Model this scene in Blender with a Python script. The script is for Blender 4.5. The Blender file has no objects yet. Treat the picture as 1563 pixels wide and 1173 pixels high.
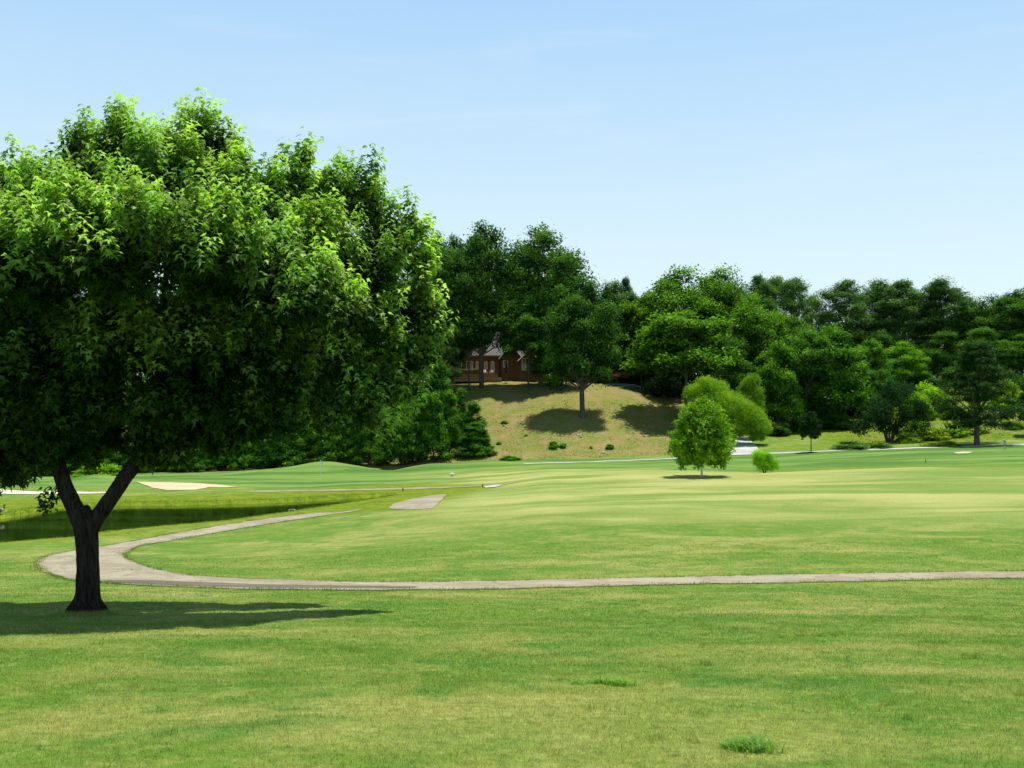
import bpy, math, random
import numpy as np
from mathutils import Vector, geometry

F, CX, HZ = 1534.0, 781.5, 655.0          # focal length in photo pixels, centre column, horizon row
scene = bpy.context.scene
COL = scene.collection
R = math.radians

# ------------------------------------------------------------------ bookkeeping
def tag(o, label=None, cat=None, group=None, kind=None):
    if label: o['label'] = label
    if cat: o['category'] = cat
    if group: o['group'] = group
    if kind: o['kind'] = kind
    return o

def empty(name, loc=(0, 0, 0), rz=0.0):
    o = bpy.data.objects.new(name, None); COL.objects.link(o)
    o.location = loc; o.rotation_euler = (0, 0, rz); o.empty_display_size = .3
    return o

def link(name, me, mat=None, parent=None):
    if mat is not None and len(me.materials) == 0: me.materials.append(mat)
    o = bpy.data.objects.new(name, me); COL.objects.link(o)
    if parent is not None: o.parent = parent
    return o

def mesh_np(name, V, Fc, n):
    """V (k,3), Fc (m,n) faces of n corners"""
    me = bpy.data.meshes.new(name)
    V = np.ascontiguousarray(V, dtype=np.float32); Fc = np.ascontiguousarray(Fc, dtype=np.int32)
    me.vertices.add(len(V)); me.vertices.foreach_set('co', V.ravel())
    m = len(Fc)
    me.loops.add(m * n); me.loops.foreach_set('vertex_index', Fc.ravel())
    me.polygons.add(m)
    me.polygons.foreach_set('loop_start', np.arange(0, m * n, n, dtype=np.int32))
    me.update(calc_edges=True)
    return me

def smooth(me):
    me.polygons.foreach_set('use_smooth', np.ones(len(me.polygons), dtype=bool)); me.update()

def attr(me, name, vals):
    a = me.attributes.new(name, 'FLOAT', 'POINT')
    a.data.foreach_set('value', np.ascontiguousarray(vals, dtype=np.float32))

class MB:
    def __init__(s): s.v = []; s.f = []
    def add(s, vs, fs):
        b = len(s.v); s.v += [tuple(v) for v in vs]; s.f += [tuple(i + b for i in f) for f in fs]
    def box(s, x0, x1, y0, y1, z0, z1):
        s.add([(x0,y0,z0),(x1,y0,z0),(x1,y1,z0),(x0,y1,z0),(x0,y0,z1),(x1,y0,z1),(x1,y1,z1),(x0,y1,z1)],
              [(3,2,1,0),(4,5,6,7),(0,1,5,4),(1,2,6,5),(2,3,7,6),(3,0,4,7)])
    def tube(s, pts, rad, n=8, cap=True):
        pts = [Vector(p) for p in pts]
        if not hasattr(rad, '__len__'): rad = [rad] * len(pts)
        rings = []
        up = Vector((0.13, 0.99, 0.05))
        for i, p in enumerate(pts):
            t = (pts[min(i+1, len(pts)-1)] - pts[max(i-1, 0)]).normalized()
            a = t.cross(up)
            if a.length < .05: a = t.cross(Vector((1, 0, 0)))
            a.normalize(); b = t.cross(a)
            rings.append([p + (a*math.cos(k*2*math.pi/n) + b*math.sin(k*2*math.pi/n))*rad[i] for k in range(n)])
        base = len(s.v)
        for r in rings: s.v += [tuple(v) for v in r]
        for i in range(len(rings)-1):
            for k in range(n):
                k2 = (k+1) % n
                s.f.append((base+i*n+k, base+i*n+k2, base+(i+1)*n+k2, base+(i+1)*n+k))
        if cap:
            s.f.append(tuple(base+k for k in range(n))[::-1])
            s.f.append(tuple(base+(len(rings)-1)*n+k for k in range(n)))
    def ball(s, c, r, nu=10, nv=7):
        if not hasattr(r, '__len__'): r = (r, r, r)
        vs = [(c[0], c[1], c[2]-r[2])]
        for j in range(1, nv):
            th = -math.pi/2 + math.pi*j/nv
            for i in range(nu):
                ph = 2*math.pi*i/nu
                vs.append((c[0]+r[0]*math.cos(th)*math.cos(ph), c[1]+r[1]*math.cos(th)*math.sin(ph), c[2]+r[2]*math.sin(th)))
        vs.append((c[0], c[1], c[2]+r[2]))
        fs = []
        for i in range(nu): fs.append((0, 1+(i+1) % nu, 1+i))
        for j in range(nv-2):
            for i in range(nu):
                a = 1+j*nu+i; b = 1+j*nu+(i+1) % nu
                fs.append((a, b, b+nu, a+nu))
        l = len(vs)-1
        for i in range(nu): fs.append((l, 1+(nv-2)*nu+i, 1+(nv-2)*nu+(i+1) % nu))
        s.add(vs, fs)
    def mesh(s, name, sm=False):
        me = bpy.data.meshes.new(name); me.from_pydata(s.v, [], s.f); me.update()
        if sm: smooth(me)
        return me
    def build(s, name, mat, parent=None, sm=False):
        return link(name, s.mesh(name, sm), mat, parent)

# ------------------------------------------------------------------ numeric noise
def vnoise(x, y, seed=0):
    x = np.asarray(x, float); y = np.asarray(y, float)
    xi = np.floor(x).astype(np.int64); yi = np.floor(y).astype(np.int64)
    xf = x-xi; yf = y-yi
    def h(a, b):
        n = (a*374761393 + b*668265263 + seed*1442695041) & 0xffffffff
        n = ((n ^ (n >> 13))*1274126177) & 0xffffffff
        return ((n ^ (n >> 16)) & 0xffff)/65535.0
    u = xf*xf*(3-2*xf); v = yf*yf*(3-2*yf)
    return (h(xi, yi)*(1-u)+h(xi+1, yi)*u)*(1-v)+(h(xi, yi+1)*(1-u)+h(xi+1, yi+1)*u)*v

def fbm(x, y, seed=0, o=4):
    s = 0; a = .5
    for k in range(o):
        s = s+a*vnoise(np.asarray(x)*2**k, np.asarray(y)*2**k, seed+k*7); a *= .5
    return s

def sstep(a, b, x):
    t = np.clip((x-a)/(b-a), 0, 1); return t*t*(3-2*t)

# ------------------------------------------------------------------ lie of the land: drop below the eye (m) by bearing and distance
NEAR = [(0, 1.62), (6, 2.05), (12, 2.8), (21.5, 4.0), (28, 4.62)]
COLS = {
 -600: [(34,5.2),(45,5.8),(60,6.3),(85,6.35),(100,6.2),(105,6.15),(120,6.6),(150,7.6),(180,7.5),(230,5),(330,0),(600,-6)],
 0:    [(34,5.2),(45,5.8),(60,6.35),(85,6.38),(100,6.2),(106,6.1),(120,6.6),(150,7.4),(180,6.5),(230,3),(330,-3),(600,-8)],
 150:  [(34,5.2),(45,5.82),(60,6.38),(88,6.38),(100,6.2),(112,6.15),(121,5.95),(132,6.6),(150,7.0),(180,5),(230,0),(330,-6),(600,-10)],
 300:  [(34,5.25),(45,5.9),(60,6.35),(88,6.4),(97,6.2),(115,6.12),(130,6.3),(140,6.6),(160,6.6),(180,4),(230,-2),(330,-8),(600,-12)],
 480:  [(34,5.25),(45,5.75),(60,6.1),(75,6.3),(92,6.3),(100,6.15),(115,6.2),(134,6.29),(145,5.35),(152,5.9),(165,5.6),(185,0),(210,-6),(330,-12),(600,-14)],
 600:  [(34,5.2),(45,5.5),(60,5.75),(72,5.8),(83,5.6),(92,6.1),(100,5.95),(115,6.0),(132,6.1),(146,5.75),(155,6.1),(168,3.5),(185,-3),(210,-9),(330,-12),(600,-14)],
 690:  [(34,5.18),(45,5.35),(60,5.5),(72,5.45),(85,5.45),(95,5.55),(115,5.7),(132,5.75),(147,5.25),(155,5.2),(167,2.5),(182,-3.5),(195,-8.5),(210,-9.8),(330,-12),(600,-14)],
 745:  [(34,5.15),(45,5.3),(60,5.35),(72,5.3),(85,5.3),(95,5.35),(115,5.4),(135,5.2),(148,4.9),(155,4.8),(165,2.5),(180,-3),(190,-7.3),(200,-9.3),(215,-10),(330,-12),(600,-14)],
 850:  [(34,5.1),(45,5.2),(60,5.1),(80,4.8),(95,4.6),(110,4.75),(130,4.85),(150,4.85),(158,4.0),(173,-2.0),(190,-7.3),(200,-9.3),(215,-10),(330,-12),(600,-14)],
 950:  [(34,5.05),(45,5.15),(60,5.0),(80,4.6),(95,4.35),(110,4.6),(130,4.85),(150,4.6),(160,3.3),(173,-1.0),(190,-6.9),(205,-9.3),(215,-9.8),(330,-12),(600,-14)],
 1050: [(34,5.05),(45,5.15),(60,4.95),(80,4.45),(92,4.25),(100,4.2),(112,4.55),(130,4.5),(150,4.2),(160,3.3),(175,-.3),(190,-5.4),(205,-7.7),(330,-10.5),(600,-14)],
 1150: [(34,5.05),(45,5.15),(60,4.95),(80,4.4),(93,4.12),(100,4.3),(110,4.6),(125,4.7),(140,4.3),(150,3.9),(160,3.3),(172,2.0),(190,-1),(210,-4),(330,-9),(600,-13)],
 1300: [(34,5.0),(45,5.1),(60,4.9),(80,4.3),(93,3.72),(103,4.2),(115,4.4),(130,3.9),(150,3.1),(165,2.2),(185,-0.5),(215,-6),(250,-10),(330,-14),(600,-17)],
 1420: [(34,5.0),(45,5.1),(60,4.85),(80,4.2),(93,3.5),(103,4.0),(115,4.2),(130,3.5),(150,2.75),(165,1.7),(185,-2),(205,-6),(235,-10),(330,-14),(600,-17)],
 1563: [(34,4.95),(45,5.05),(60,4.8),(80,4.15),(93,3.55),(103,4.0),(115,3.9),(130,3.2),(150,2.4),(165,0.5),(185,-3),(215,-9),(250,-13),(330,-16),(600,-18)],
 2200: [(34,4.9),(45,5.0),(60,4.7),(80,4.0),(93,3.5),(103,3.7),(115,3.6),(130,2.6),(150,1.6),(165,-0.5),(185,-4),(215,-9),(250,-13),(330,-16),(600,-18)],
}
CK = np.array(sorted(COLS), float)
DD = np.concatenate([np.arange(0, 330, .5), np.arange(330, 620, 5.0)])
def curve(pts):
    x = np.array([p[0] for p in pts], float); y = np.array([p[1] for p in pts], float)
    v = np.interp(DD, x, y)
    k = np.exp(-np.linspace(-2, 2, 17)**2); k /= k.sum()          # soften the knees
    w = np.convolve(np.pad(v, 8, mode='edge'), k, mode='valid')
    n = sstep(3, 30, DD)
    return v*(1-n)+w*n
TAB = np.stack([curve(NEAR+COLS[int(c)]) for c in CK])            # (cols, depths)

WATER = -6.45
def at_level(px, row, z):
    d = -z*F/(row-HZ); return ((px-CX)/F*d, d)
POND_PX = [(-420,872),(-150,851),(0,835),(60,830),(110,826),(151,818),(240,809),(340,800),(437,786),(500,776),(559,767),(590,761.5),
           (577,760),(520,762),(460,766),(400,769),(300,771.5),(200,772.5),(100,775),(60,782),(25,789),(0,793),(-60,795),(-200,793),(-420,800)]
POND = np.array([at_level(px, r, WATER) for px, r in POND_PX])

def sdist(px, py, poly):
    """signed distance to polygon, negative inside"""
    d = np.full(px.shape, 1e9); inside = np.zeros(px.shape, bool)
    n = len(poly)
    for i in range(n):
        ax, ay = poly[i]; bx, by = poly[(i+1) % n]
        ex, ey = bx-ax, by-ay; wx, wy = px-ax, py-ay
        t = np.clip((wx*ex+wy*ey)/(ex*ex+ey*ey+1e-12), 0, 1)
        d = np.minimum(d, np.hypot(wx-ex*t, wy-ey*t))
        c = ((ay > py) != (by > py)) & (px < (bx-ax)*(py-ay)/((by-ay) if abs(by-ay) > 1e-9 else 1e-9)+ax)
        inside ^= c
    return np.where(inside, -d, d)

def base_z(x, y):
    x = np.asarray(x, float); y = np.asarray(y, float)
    r = np.hypot(x, y)
    ang = np.abs(np.arctan2(x, y))
    lim = R(52)
    d = np.where(ang < lim, y, r*math.cos(lim))
    d = np.clip(d, 0, 600)
    px = CX+F*x/np.maximum(y, .1)
    px = np.where(y > 0.5, px, np.where(x > 0, 2200, -600))
    px = np.where(ang < R(60), px, np.where(x > 0, 2200, -600))
    px = np.clip(px, CK[0], CK[-1])
    ci = np.clip(np.searchsorted(CK, px)-1, 0, len(CK)-2)
    t = (px-CK[ci])/(CK[ci+1]-CK[ci]); t = t*t*(3-2*t)*.6+t*.4
    fi = np.interp(d, DD, np.arange(len(DD))); i0 = np.clip(fi.astype(int), 0, len(DD)-2); ft = fi-i0
    h0 = TAB[ci, i0]*(1-ft)+TAB[ci, i0+1]*ft
    h1 = TAB[ci+1, i0]*(1-ft)+TAB[ci+1, i0+1]*ft
    H = h0*(1-t)+h1*t
    H = H + (1.62-H)*np.clip(1-(r/4.0), 0, 1)
    z = -H
    z = z + (fbm(x/7.0, y/7.0, 3, 3)-.44)*.16*sstep(4, 20, r) + (fbm(x/1.3, y/1.3, 5, 2)-.37)*.035
    pxx = np.where(y > 20, CX+F*x/np.maximum(y, 20), -9999)
    for bp, bd, bh, sp, sd_ in ((500, 146, .75, 48, 5), (590, 150, -.45, 22, 6), (655, 147, .35, 32, 5), (150, 121, .55, 42, 5), (395, 139, .35, 40, 5), (235, 124, -.25, 25, 6), (540, 108, .25, 60, 5), (640, 112, .25, 40, 4), (30, 112, .3, 50, 4)):
        z = z + bh*np.exp(-((pxx-bp)/sp)**2-((d-bd)/sd_)**2)
    z = z + (fbm(x/2.2, y/2.2, 61, 3)-.44)*.35*sstep(156, 162, d)
    z = z + (fbm(x/22, y/22, 9, 3)-.44)*1.4*sstep(165, 185, d)
    return z

def ground(x, y):
    x = np.asarray(x, float); y = np.asarray(y, float)
    z = base_z(x, y)
    s = sdist(x, y, POND)
    w = sstep(0, 5.0, s)
    outz = z*w+(WATER+.05+.03*np.clip(s, 0, 5))*(1-w)
    outz = outz+.22*sstep(0, .35, s)*(1-sstep(1.5, 5, s))
    outz = np.where((s < 25), np.maximum(outz, WATER+.05+0*outz), outz)
    return np.where(s < 0, WATER-np.minimum(1.0, .05-s*.45), outz)

def gz(x, y): return float(ground(np.array([x]), np.array([y]))[0])

def hit(px, row, d0=None, d1=None):
    """where the line of sight through a photo pixel first meets the ground between two distances"""
    ds = np.arange(d0 or 5, d1 or 240, .1)
    xs = (px-CX)/F*ds
    rows = HZ-F*ground(xs, ds)/ds
    e = np.where(rows <= row)[0]
    i = e[0] if len(e) else int(np.argmin(np.abs(rows-row)))
    return float(xs[i]), float(ds[i])

def at_d(px, d):
    x = (px-CX)/F*d; return Vector((x, d, gz(x, d)))

# ------------------------------------------------------------------ materials
def new_mat(name):
    m = bpy.data.materials.new(name); m.use_nodes = True
    nt = m.node_tree; nt.nodes.clear()
    return m, nt
class N:
    def __init__(s, nt): s.nt = nt
    def __call__(s, t, **k):
        n = s.nt.nodes.new(t)
        for a, b in k.items(): setattr(n, a, b)
        return n
    def l(s, a, b): s.nt.links.new(a, b)
    def noise(s, vec, scale, detail=3, rough=.55, dist=0):
        n = s('ShaderNodeTexNoise'); n.inputs['Scale'].default_value = scale; n.inputs['Detail'].default_value = detail
        n.inputs['Roughness'].default_value = rough; n.inputs['Distortion'].default_value = dist
        if vec is not None: s.l(vec, n.inputs['Vector'])
        return n.outputs['Fac']
    def rng(s, v, a, b, c=0, d=1, smoothed=True):
        n = s('ShaderNodeMapRange'); n.interpolation_type = 'SMOOTHSTEP' if smoothed else 'LINEAR'
        s.l(v, n.inputs['Value'])
        for k, q in zip(('From Min', 'From Max', 'To Min', 'To Max'), (a, b, c, d)): n.inputs[k].default_value = q
        return n.outputs['Result']
    def mix(s, f, a, b, mode='MIX'):
        n = s('ShaderNodeMix'); n.data_type = 'RGBA'; n.blend_type = mode; n.clamp_result = False
        for i, q in ((0, f), (6, a), (7, b)):
            if isinstance(q, bpy.types.NodeSocket): s.l(q, n.inputs[i])
            elif i == 0: n.inputs[0].default_value = q
            else: n.inputs[i].default_value = (*q, 1)
        return n.outputs[2]
    def math(s, op, a, b=None, clamp=False):
        n = s('ShaderNodeMath', operation=op); n.use_clamp = clamp
        for i, q in enumerate((a, b)):
            if q is None: continue
            if isinstance(q, bpy.types.NodeSocket): s.l(q, n.inputs[i])
            else: n.inputs[i].default_value = q
        return n.outputs[0]
    def attr(s, name):
        n = s('ShaderNodeAttribute'); n.attribute_name = name; return n
    def pos(s): return s('ShaderNodeNewGeometry').outputs['Position']
    def scaled(s, v, sc):
        n = s('ShaderNodeVectorMath', operation='MULTIPLY'); s.l(v, n.inputs[0]); n.inputs[1].default_value = sc
        return n.outputs[0]
    def pbsdf(s, col, rough=.8, spec=.2, **kw):
        n = s('ShaderNodeBsdfPrincipled')
        if isinstance(col, bpy.types.NodeSocket): s.l(col, n.inputs['Base Color'])
        else: n.inputs['Base Color'].default_value = (*col, 1)
        n.inputs['Roughness'].default_value = rough; n.inputs['Specular IOR Level'].default_value = spec
        for k, v in kw.items(): n.inputs[k].default_value = v
        return n
    def bump(s, h, strength, dist, bs):
        n = s('ShaderNodeBump'); n.inputs['Strength'].default_value = strength; n.inputs['Distance'].default_value = dist
        s.l(h, n.inputs['Height']); s.l(n.outputs[0], bs.inputs['Normal'])
    def out(s, sh):
        o = s('ShaderNodeOutputMaterial'); s.l(sh, o.inputs['Surface'])

def simple(name, col, rough=.7, spec=.3, var=.15, scale=4, metallic=0):
    m, nt = new_mat(name); n = N(nt)
    c = n.noise(n.pos(), scale, 4)
    c2 = n.mix(n.rng(c, .3, .7), tuple(q*(1-var) for q in col), tuple(min(1, q*(1+var)) for q in col))
    b = n.pbsdf(c2, rough, spec); b.inputs['Metallic'].default_value = metallic
    n.out(b.outputs[0]); return m

GRASS_GAIN = 1.0
def grass_colour(n):
    """turf colour from world position; shared by the ground sheet and the blades"""
    p = n.pos()
    sq = n.scaled(p, (1, 1, .2))
    big = n.noise(n.scaled(p, (.16, .24, .1)), 1, 4, .6, .6)
    mid = n.noise(sq, 1.1, 5, .65, .5)
    fine = n.noise(sq, 9, 4, .7)
    vfine = n.noise(sq, 60, 2, .6)
    green = (.145, .255, .030); lush = (.105, .235, .030); yel = (.325, .350, .085); straw = (.50, .46, .22)
    c = n.mix(n.rng(big, .42, .66), green, yel)
    c = n.mix(n.math('MULTIPLY', n.rng(mid, .48, .72), .75), c, yel)
    c = n.mix(n.math('MULTIPLY', n.rng(mid, .46, .30), .85), c, lush)
    big2 = n.noise(n.scaled(p, (.30, .42, .1)), 1.3, 4, .6, .8)
    c = n.mix(n.math('MULTIPLY', n.rng(big2, .52, .66), .8), c, lush)
    strawm = n.math('MULTIPLY', n.rng(big, .56, .74), n.rng(fine, .42, .66))
    c = n.mix(n.math('MULTIPLY', strawm, .5), c, straw)
    sm2 = n.noise(sq, 3.6, 4, .7, .6)
    c = n.mix(n.math('MULTIPLY', n.rng(sm2, .55, .66), .55), c, lush)
    c = n.mix(n.math('MULTIPLY', n.rng(sm2, .45, .34), .55), c, (.35, .40, .11))
    # dew-blue cast of the mown rough in places
    cool = n.noise(n.scaled(p, (.22, .3, .1)), 1.7, 3, .6)
    c = n.mix(n.math('MULTIPLY', n.rng(cool, .55, .7), .35), c, (.075, .20, .035))
    # zones carried by the sheet's attributes
    pale = n.attr('pale').outputs['Fac']; dry = n.attr('dry').outputs['Fac']; lu = n.attr('lush').outputs['Fac']; sw = n.attr('sward').outputs['Fac']
    streak = n.noise(n.scaled(p, (.035, .17, .0)), 1, 5, .62, .5)
    fair = n.mix(n.rng(streak, .38, .62), (.21, .31, .06), (.49, .49, .165))
    c = n.mix(n.math('MULTIPLY', pale, .85), c, fair)
    c = n.mix(n.math('MULTIPLY', sw, .9), c, n.mix(n.rng(streak, .4, .6), (.085, .20, .035), (.20, .33, .07)))
    lc = n.mix(n.rng(mid, .35, .65), (.12, .20, .008), (.235, .295, .020))
    c = n.mix(lu, c, lc)
    h1 = n.noise(sq, .22, 5, .65, .3)
    h2 = n.noise(sq, 1.6, 4, .7)
    dr = n.mix(n.rng(h1, .38, .66), (.20, .24, .045), (.33, .26, .10))
    dr = n.mix(n.math('MULTIPLY', n.rng(h2, .52, .68), .6), dr, (.40, .29, .14))
    dr = n.mix(n.math('MULTIPLY', n.rng(h2, .44, .34), .6), dr, (.11, .15, .02))
    c = n.mix(dry, c, dr)
    br = n.math('ADD', n.math('MULTIPLY', fine, .55), n.math('MULTIPLY', vfine, .35))
    br = n.rng(br, .25, .65, .52, 1.42, False)
    comb = n('ShaderNodeCombineXYZ')
    for i in range(3): n.l(br, comb.inputs[i])
    c = n.mix(1.0, c, comb.outputs[0], 'MULTIPLY')
    return c, fine, vfine

M = {}
m, nt = new_mat('turf'); n = N(nt)
c, fine, vfine = grass_colour(n)
b = n.pbsdf(c, .9, .08)
n.bump(n.math('ADD', fine, n.math('MULTIPLY', vfine, .5)), .8, .05, b)
n.out(b.outputs[0]); M['turf'] = m

m, nt = new_mat('grass_blade'); n = N(nt)
c, fine, vfine = grass_colour(n)
rnd = n('ShaderNodeNewGeometry').outputs['Random Per Island']
c = n.mix(n.rng(rnd, .0, 1.0, 0, 1, False), n.mix(1, c, (.98, .98, .90), 'MULTIPLY'), n.mix(1, c, (2.1, 1.85, 2.1), 'MULTIPLY'))
c = n.mix(n.rng(rnd, .975, .98), c, (.62, .56, .34))
b = n.pbsdf(c, .6, .15)
tr = n('ShaderNodeBsdfTranslucent'); n.l(c, tr.inputs[0])
ms = n('ShaderNodeMixShader'); ms.inputs[0].default_value = .3
n.l(b.outputs[0], ms.inputs[1]); n.l(tr.outputs[0], ms.inputs[2]); n.out(ms.outputs[0]); M['blade'] = m

def path_mat(name, c0, c1, c2, scale=1.0):
    m, nt = new_mat(name); n = N(nt); p = n.pos()
    a = n.noise(p, .35*scale, 4, .6, .4); f_ = n.noise(p, 30, 3, .7); s_ = n.noise(p, 1.8, 4, .7)
    c = n.mix(n.rng(a, .38, .62), c0, c1)
    c = n.mix(n.math('MULTIPLY', n.rng(s_, .55, .68), .7), c, c2)
    vor = n('ShaderNodeTexVoronoi', feature='DISTANCE_TO_EDGE'); vor.inputs['Scale'].default_value = .45
    nz = n('ShaderNodeTexNoise'); nz.inputs['Scale'].default_value = 1.3; n.l(p, nz.inputs['Vector'])
    vm = n('ShaderNodeVectorMath', operation='ADD'); n.l(p, vm.inputs[0]); n.l(nz.outputs['Color'], vm.inputs[1]); n.l(vm.outputs[0], vor.inputs['Vector'])
    c = n.mix(n.rng(vor.outputs['Distance'], .0, .02, .6, 0), c, tuple(q*.45 for q in c0))
    c = n.mix(n.rng(f_, .3, .7, 0, .3), c, tuple(q*.6 for q in c0))
    b = n.pbsdf(c, .9, .2); n.bump(f_, .5, .02, b); n.out(b.outputs[0]); return m
M['asphalt'] = path_mat('weathered_asphalt', (.34, .295, .195), (.46, .405, .28), (.22, .18, .12))
M['patch'] = path_mat('dark_patch_asphalt', (.15, .13, .095), (.22, .19, .14), (.10, .085, .065))
M['concrete'] = path_mat('pale_concrete', (.50, .50, .45), (.66, .65, .58), (.36, .36, .33))
M['sand'] = path_mat('bunker_sand', (.66, .52, .30), (.78, .64, .40), (.55, .42, .24))
M['white_sand'] = path_mat('pale_bunker_sand', (.70, .64, .48), (.80, .74, .58), (.6, .52, .38))

m, nt = new_mat('pond_water'); n = N(nt); p = n.pos()
w1 = n.noise(n.scaled(p, (.6, 1.6, 1)), 1.1, 3, .6, .3); w2 = n.noise(p, 7, 2, .5)
b = n.pbsdf(n.mix(n.rng(n.noise(n.scaled(p, (.03, .2, 1)), 1, 3), .4, .6), (.012, .022, .003), (.030, .050, .006)), .03, .5)
b.inputs['IOR'].default_value = 1.33
n.bump(n.math('ADD', w1, n.math('MULTIPLY', w2, .12)), .05, .1, b)
n.out(b.outputs[0]); M['water'] = m

def leaf_mat(name, dark, light, trans=.35, spec=.3, rough=.5, attr_tip=None, tip=None, tcol=None):
    m, nt = new_mat(name); n = N(nt)
    g = n('ShaderNodeNewGeometry')
    oi = n('ShaderNodeObjectInfo')
    c = n.mix(g.outputs['Random Per Island'], dark, light)
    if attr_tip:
        c = n.mix(n.attr(attr_tip).outputs['Fac'], c, tip)  # crowns use this tone for new growth and for painted top light
    lump = n.noise(n.pos(), .5, 2, .5)
    c = n.mix(n.rng(lump, .35, .65), n.mix(1, c, (.72, .8, .85), 'MULTIPLY'), n.mix(1, c, (1.25, 1.15, 1.0), 'MULTIPLY'))
    c = n.mix(1.0, c, oi.outputs['Color'], 'MULTIPLY')
    b = n.pbsdf(c, rough, spec)
    tr = n('ShaderNodeBsdfTranslucent'); n.l(n.mix(1, c, tcol or (1.5, 1.7, .6), 'MULTIPLY'), tr.inputs[0])
    ms = n('ShaderNodeMixShader'); ms.inputs[0].default_value = trans
    n.l(b.outputs[0], ms.inputs[1]); n.l(tr.outputs[0], ms.inputs[2]); n.out(ms.outputs[0]); return m
M['maple_leaf'] = leaf_mat('maple_leaf', (.009, .030, .003), (.038, .105, .007), .40, .16, .5, 'tip', (.52, .80, .16), (1.35, 1.5, .5))
M['leaf'] = leaf_mat('broadleaf_foliage', (.010, .034, .006), (.036, .095, .011), .26, .12, .6, 'tip', (.16, .31, .030))
M['needle'] = leaf_mat('pine_needles', (.016, .042, .012), (.032, .075, .018), .2, .12, .6, 'tip', (.10, .18, .035))
M['feather'] = leaf_mat('feathery_foliage', (.10, .21, .012), (.15, .28, .02), .3, .2, .5, 'tip', (.24, .40, .03))

m, nt = new_mat('bark'); n = N(nt); tc = n('ShaderNodeTexCoord').outputs['Object']
v = n.noise(n.scaled(tc, (9, 9, 1.6)), 1.6, 5, .7, .5); f_ = n.noise(tc, 14, 4, .7)
c = n.mix(n.rng(v, .35, .65), (.014, .011, .009), (.050, .042, .033))
b = n.pbsdf(c, .95, .1); n.bump(n.math('ADD', v, n.math('MULTIPLY', f_, .4)), 1.0, .06, b); n.out(b.outputs[0]); M['bark'] = m
m, nt = new_mat('grey_bark'); n = N(nt); tc = n('ShaderNodeTexCoord').outputs['Object']
v = n.noise(n.scaled(tc, (3, 3, .8)), 1.6, 5, .7, .5)
b = n.pbsdf(n.mix(n.rng(v, .35, .65), (.06, .05, .042), (.15, .13, .11)), .95, .1); n.bump(v, .8, .1, b); n.out(b.outputs[0]); M['bark2'] = m

m, nt = new_mat('house_brick'); n = N(nt); tc = n('ShaderNodeTexCoord').outputs['Object']
bt = n('ShaderNodeTexBrick'); n.l(n.scaled(tc, (1, 1, 1)), bt.inputs['Vector'])
mp = n('ShaderNodeMapping'); mp.inputs['Rotation'].default_value = (R(90), 0, 0); n.l(tc, mp.inputs['Vector']); n.l(mp.outputs[0], bt.inputs['Vector'])
bt.inputs['Color1'].default_value = (.22, .115, .07, 1); bt.inputs['Color2'].default_value = (.16, .08, .05, 1); bt.inputs['Mortar'].default_value = (.22, .15, .10, 1)
bt.inputs['Scale'].default_value = 2.2; bt.inputs['Mortar Size'].default_value = .02
b = n.pbsdf(bt.outputs[0], .9, .15); n.out(b.outputs[0]); M['brick'] = m
m, nt = new_mat('roof_shingles'); n = N(nt); tc = n('ShaderNodeTexCoord').outputs['Object']
v = n.noise(n.scaled(tc, (2, 2, 8)), 2, 4, .7)
b = n.pbsdf(n.mix(n.rng(v, .3, .7), (.15, .15, .155), (.27, .27, .27)), .9, .15); n.bump(v, .4, .05, b); n.out(b.outputs[0]); M['roof'] = m
M['white'] = simple('white_paint', (.78, .78, .76), .5, .4, .04)
M['glass'] = simple('window_glass', (.10, .13, .13), .08, .6, .2, 1.5)
M['wood'] = simple('weathered_deck_wood', (.30, .19, .11), .8, .2, .25, 6)
M['dark'] = simple('charcoal_fabric', (.03, .03, .035), .8, .2)
M['canvas'] = simple('white_canvas', (.75, .75, .72), .8, .1, .05)
M['rust'] = simple('rusty_marker_paint', (.25, .09, .05), .7, .2)
M['grey_metal'] = simple('galvanised_grey_metal', (.32, .36, .38), .45, .4, .1, 5)
M['red_paint'] = simple('red_car_paint', (.42, .05, .06), .3, .5, .05)
M['black_rubber'] = simple('black_rubber', (.02, .02, .02), .8, .2)
M['chrome'] = simple('silver_rim', (.5, .5, .5), .3, .5, .05, 5, 1)
M['goose_body'] = simple('brown_plumage', (.26, .19, .13), .8, .1, .3, 18)
M['goose_black'] = simple('black_plumage', (.012, .012, .012), .7, .2)
M['goose_white'] = simple('white_plumage', (.75, .72, .66), .8, .1, .05)
M['rock'] = simple('pale_limestone', (.55, .50, .44), .9, .2, .2, 3)
M['flag'] = simple('white_flag_cloth', (.7, .72, .75), .8, .1, .05)
M['litter'] = simple('dry_leaf_litter', (.14, .08, .045), .95, .05, .4, 2)

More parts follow.
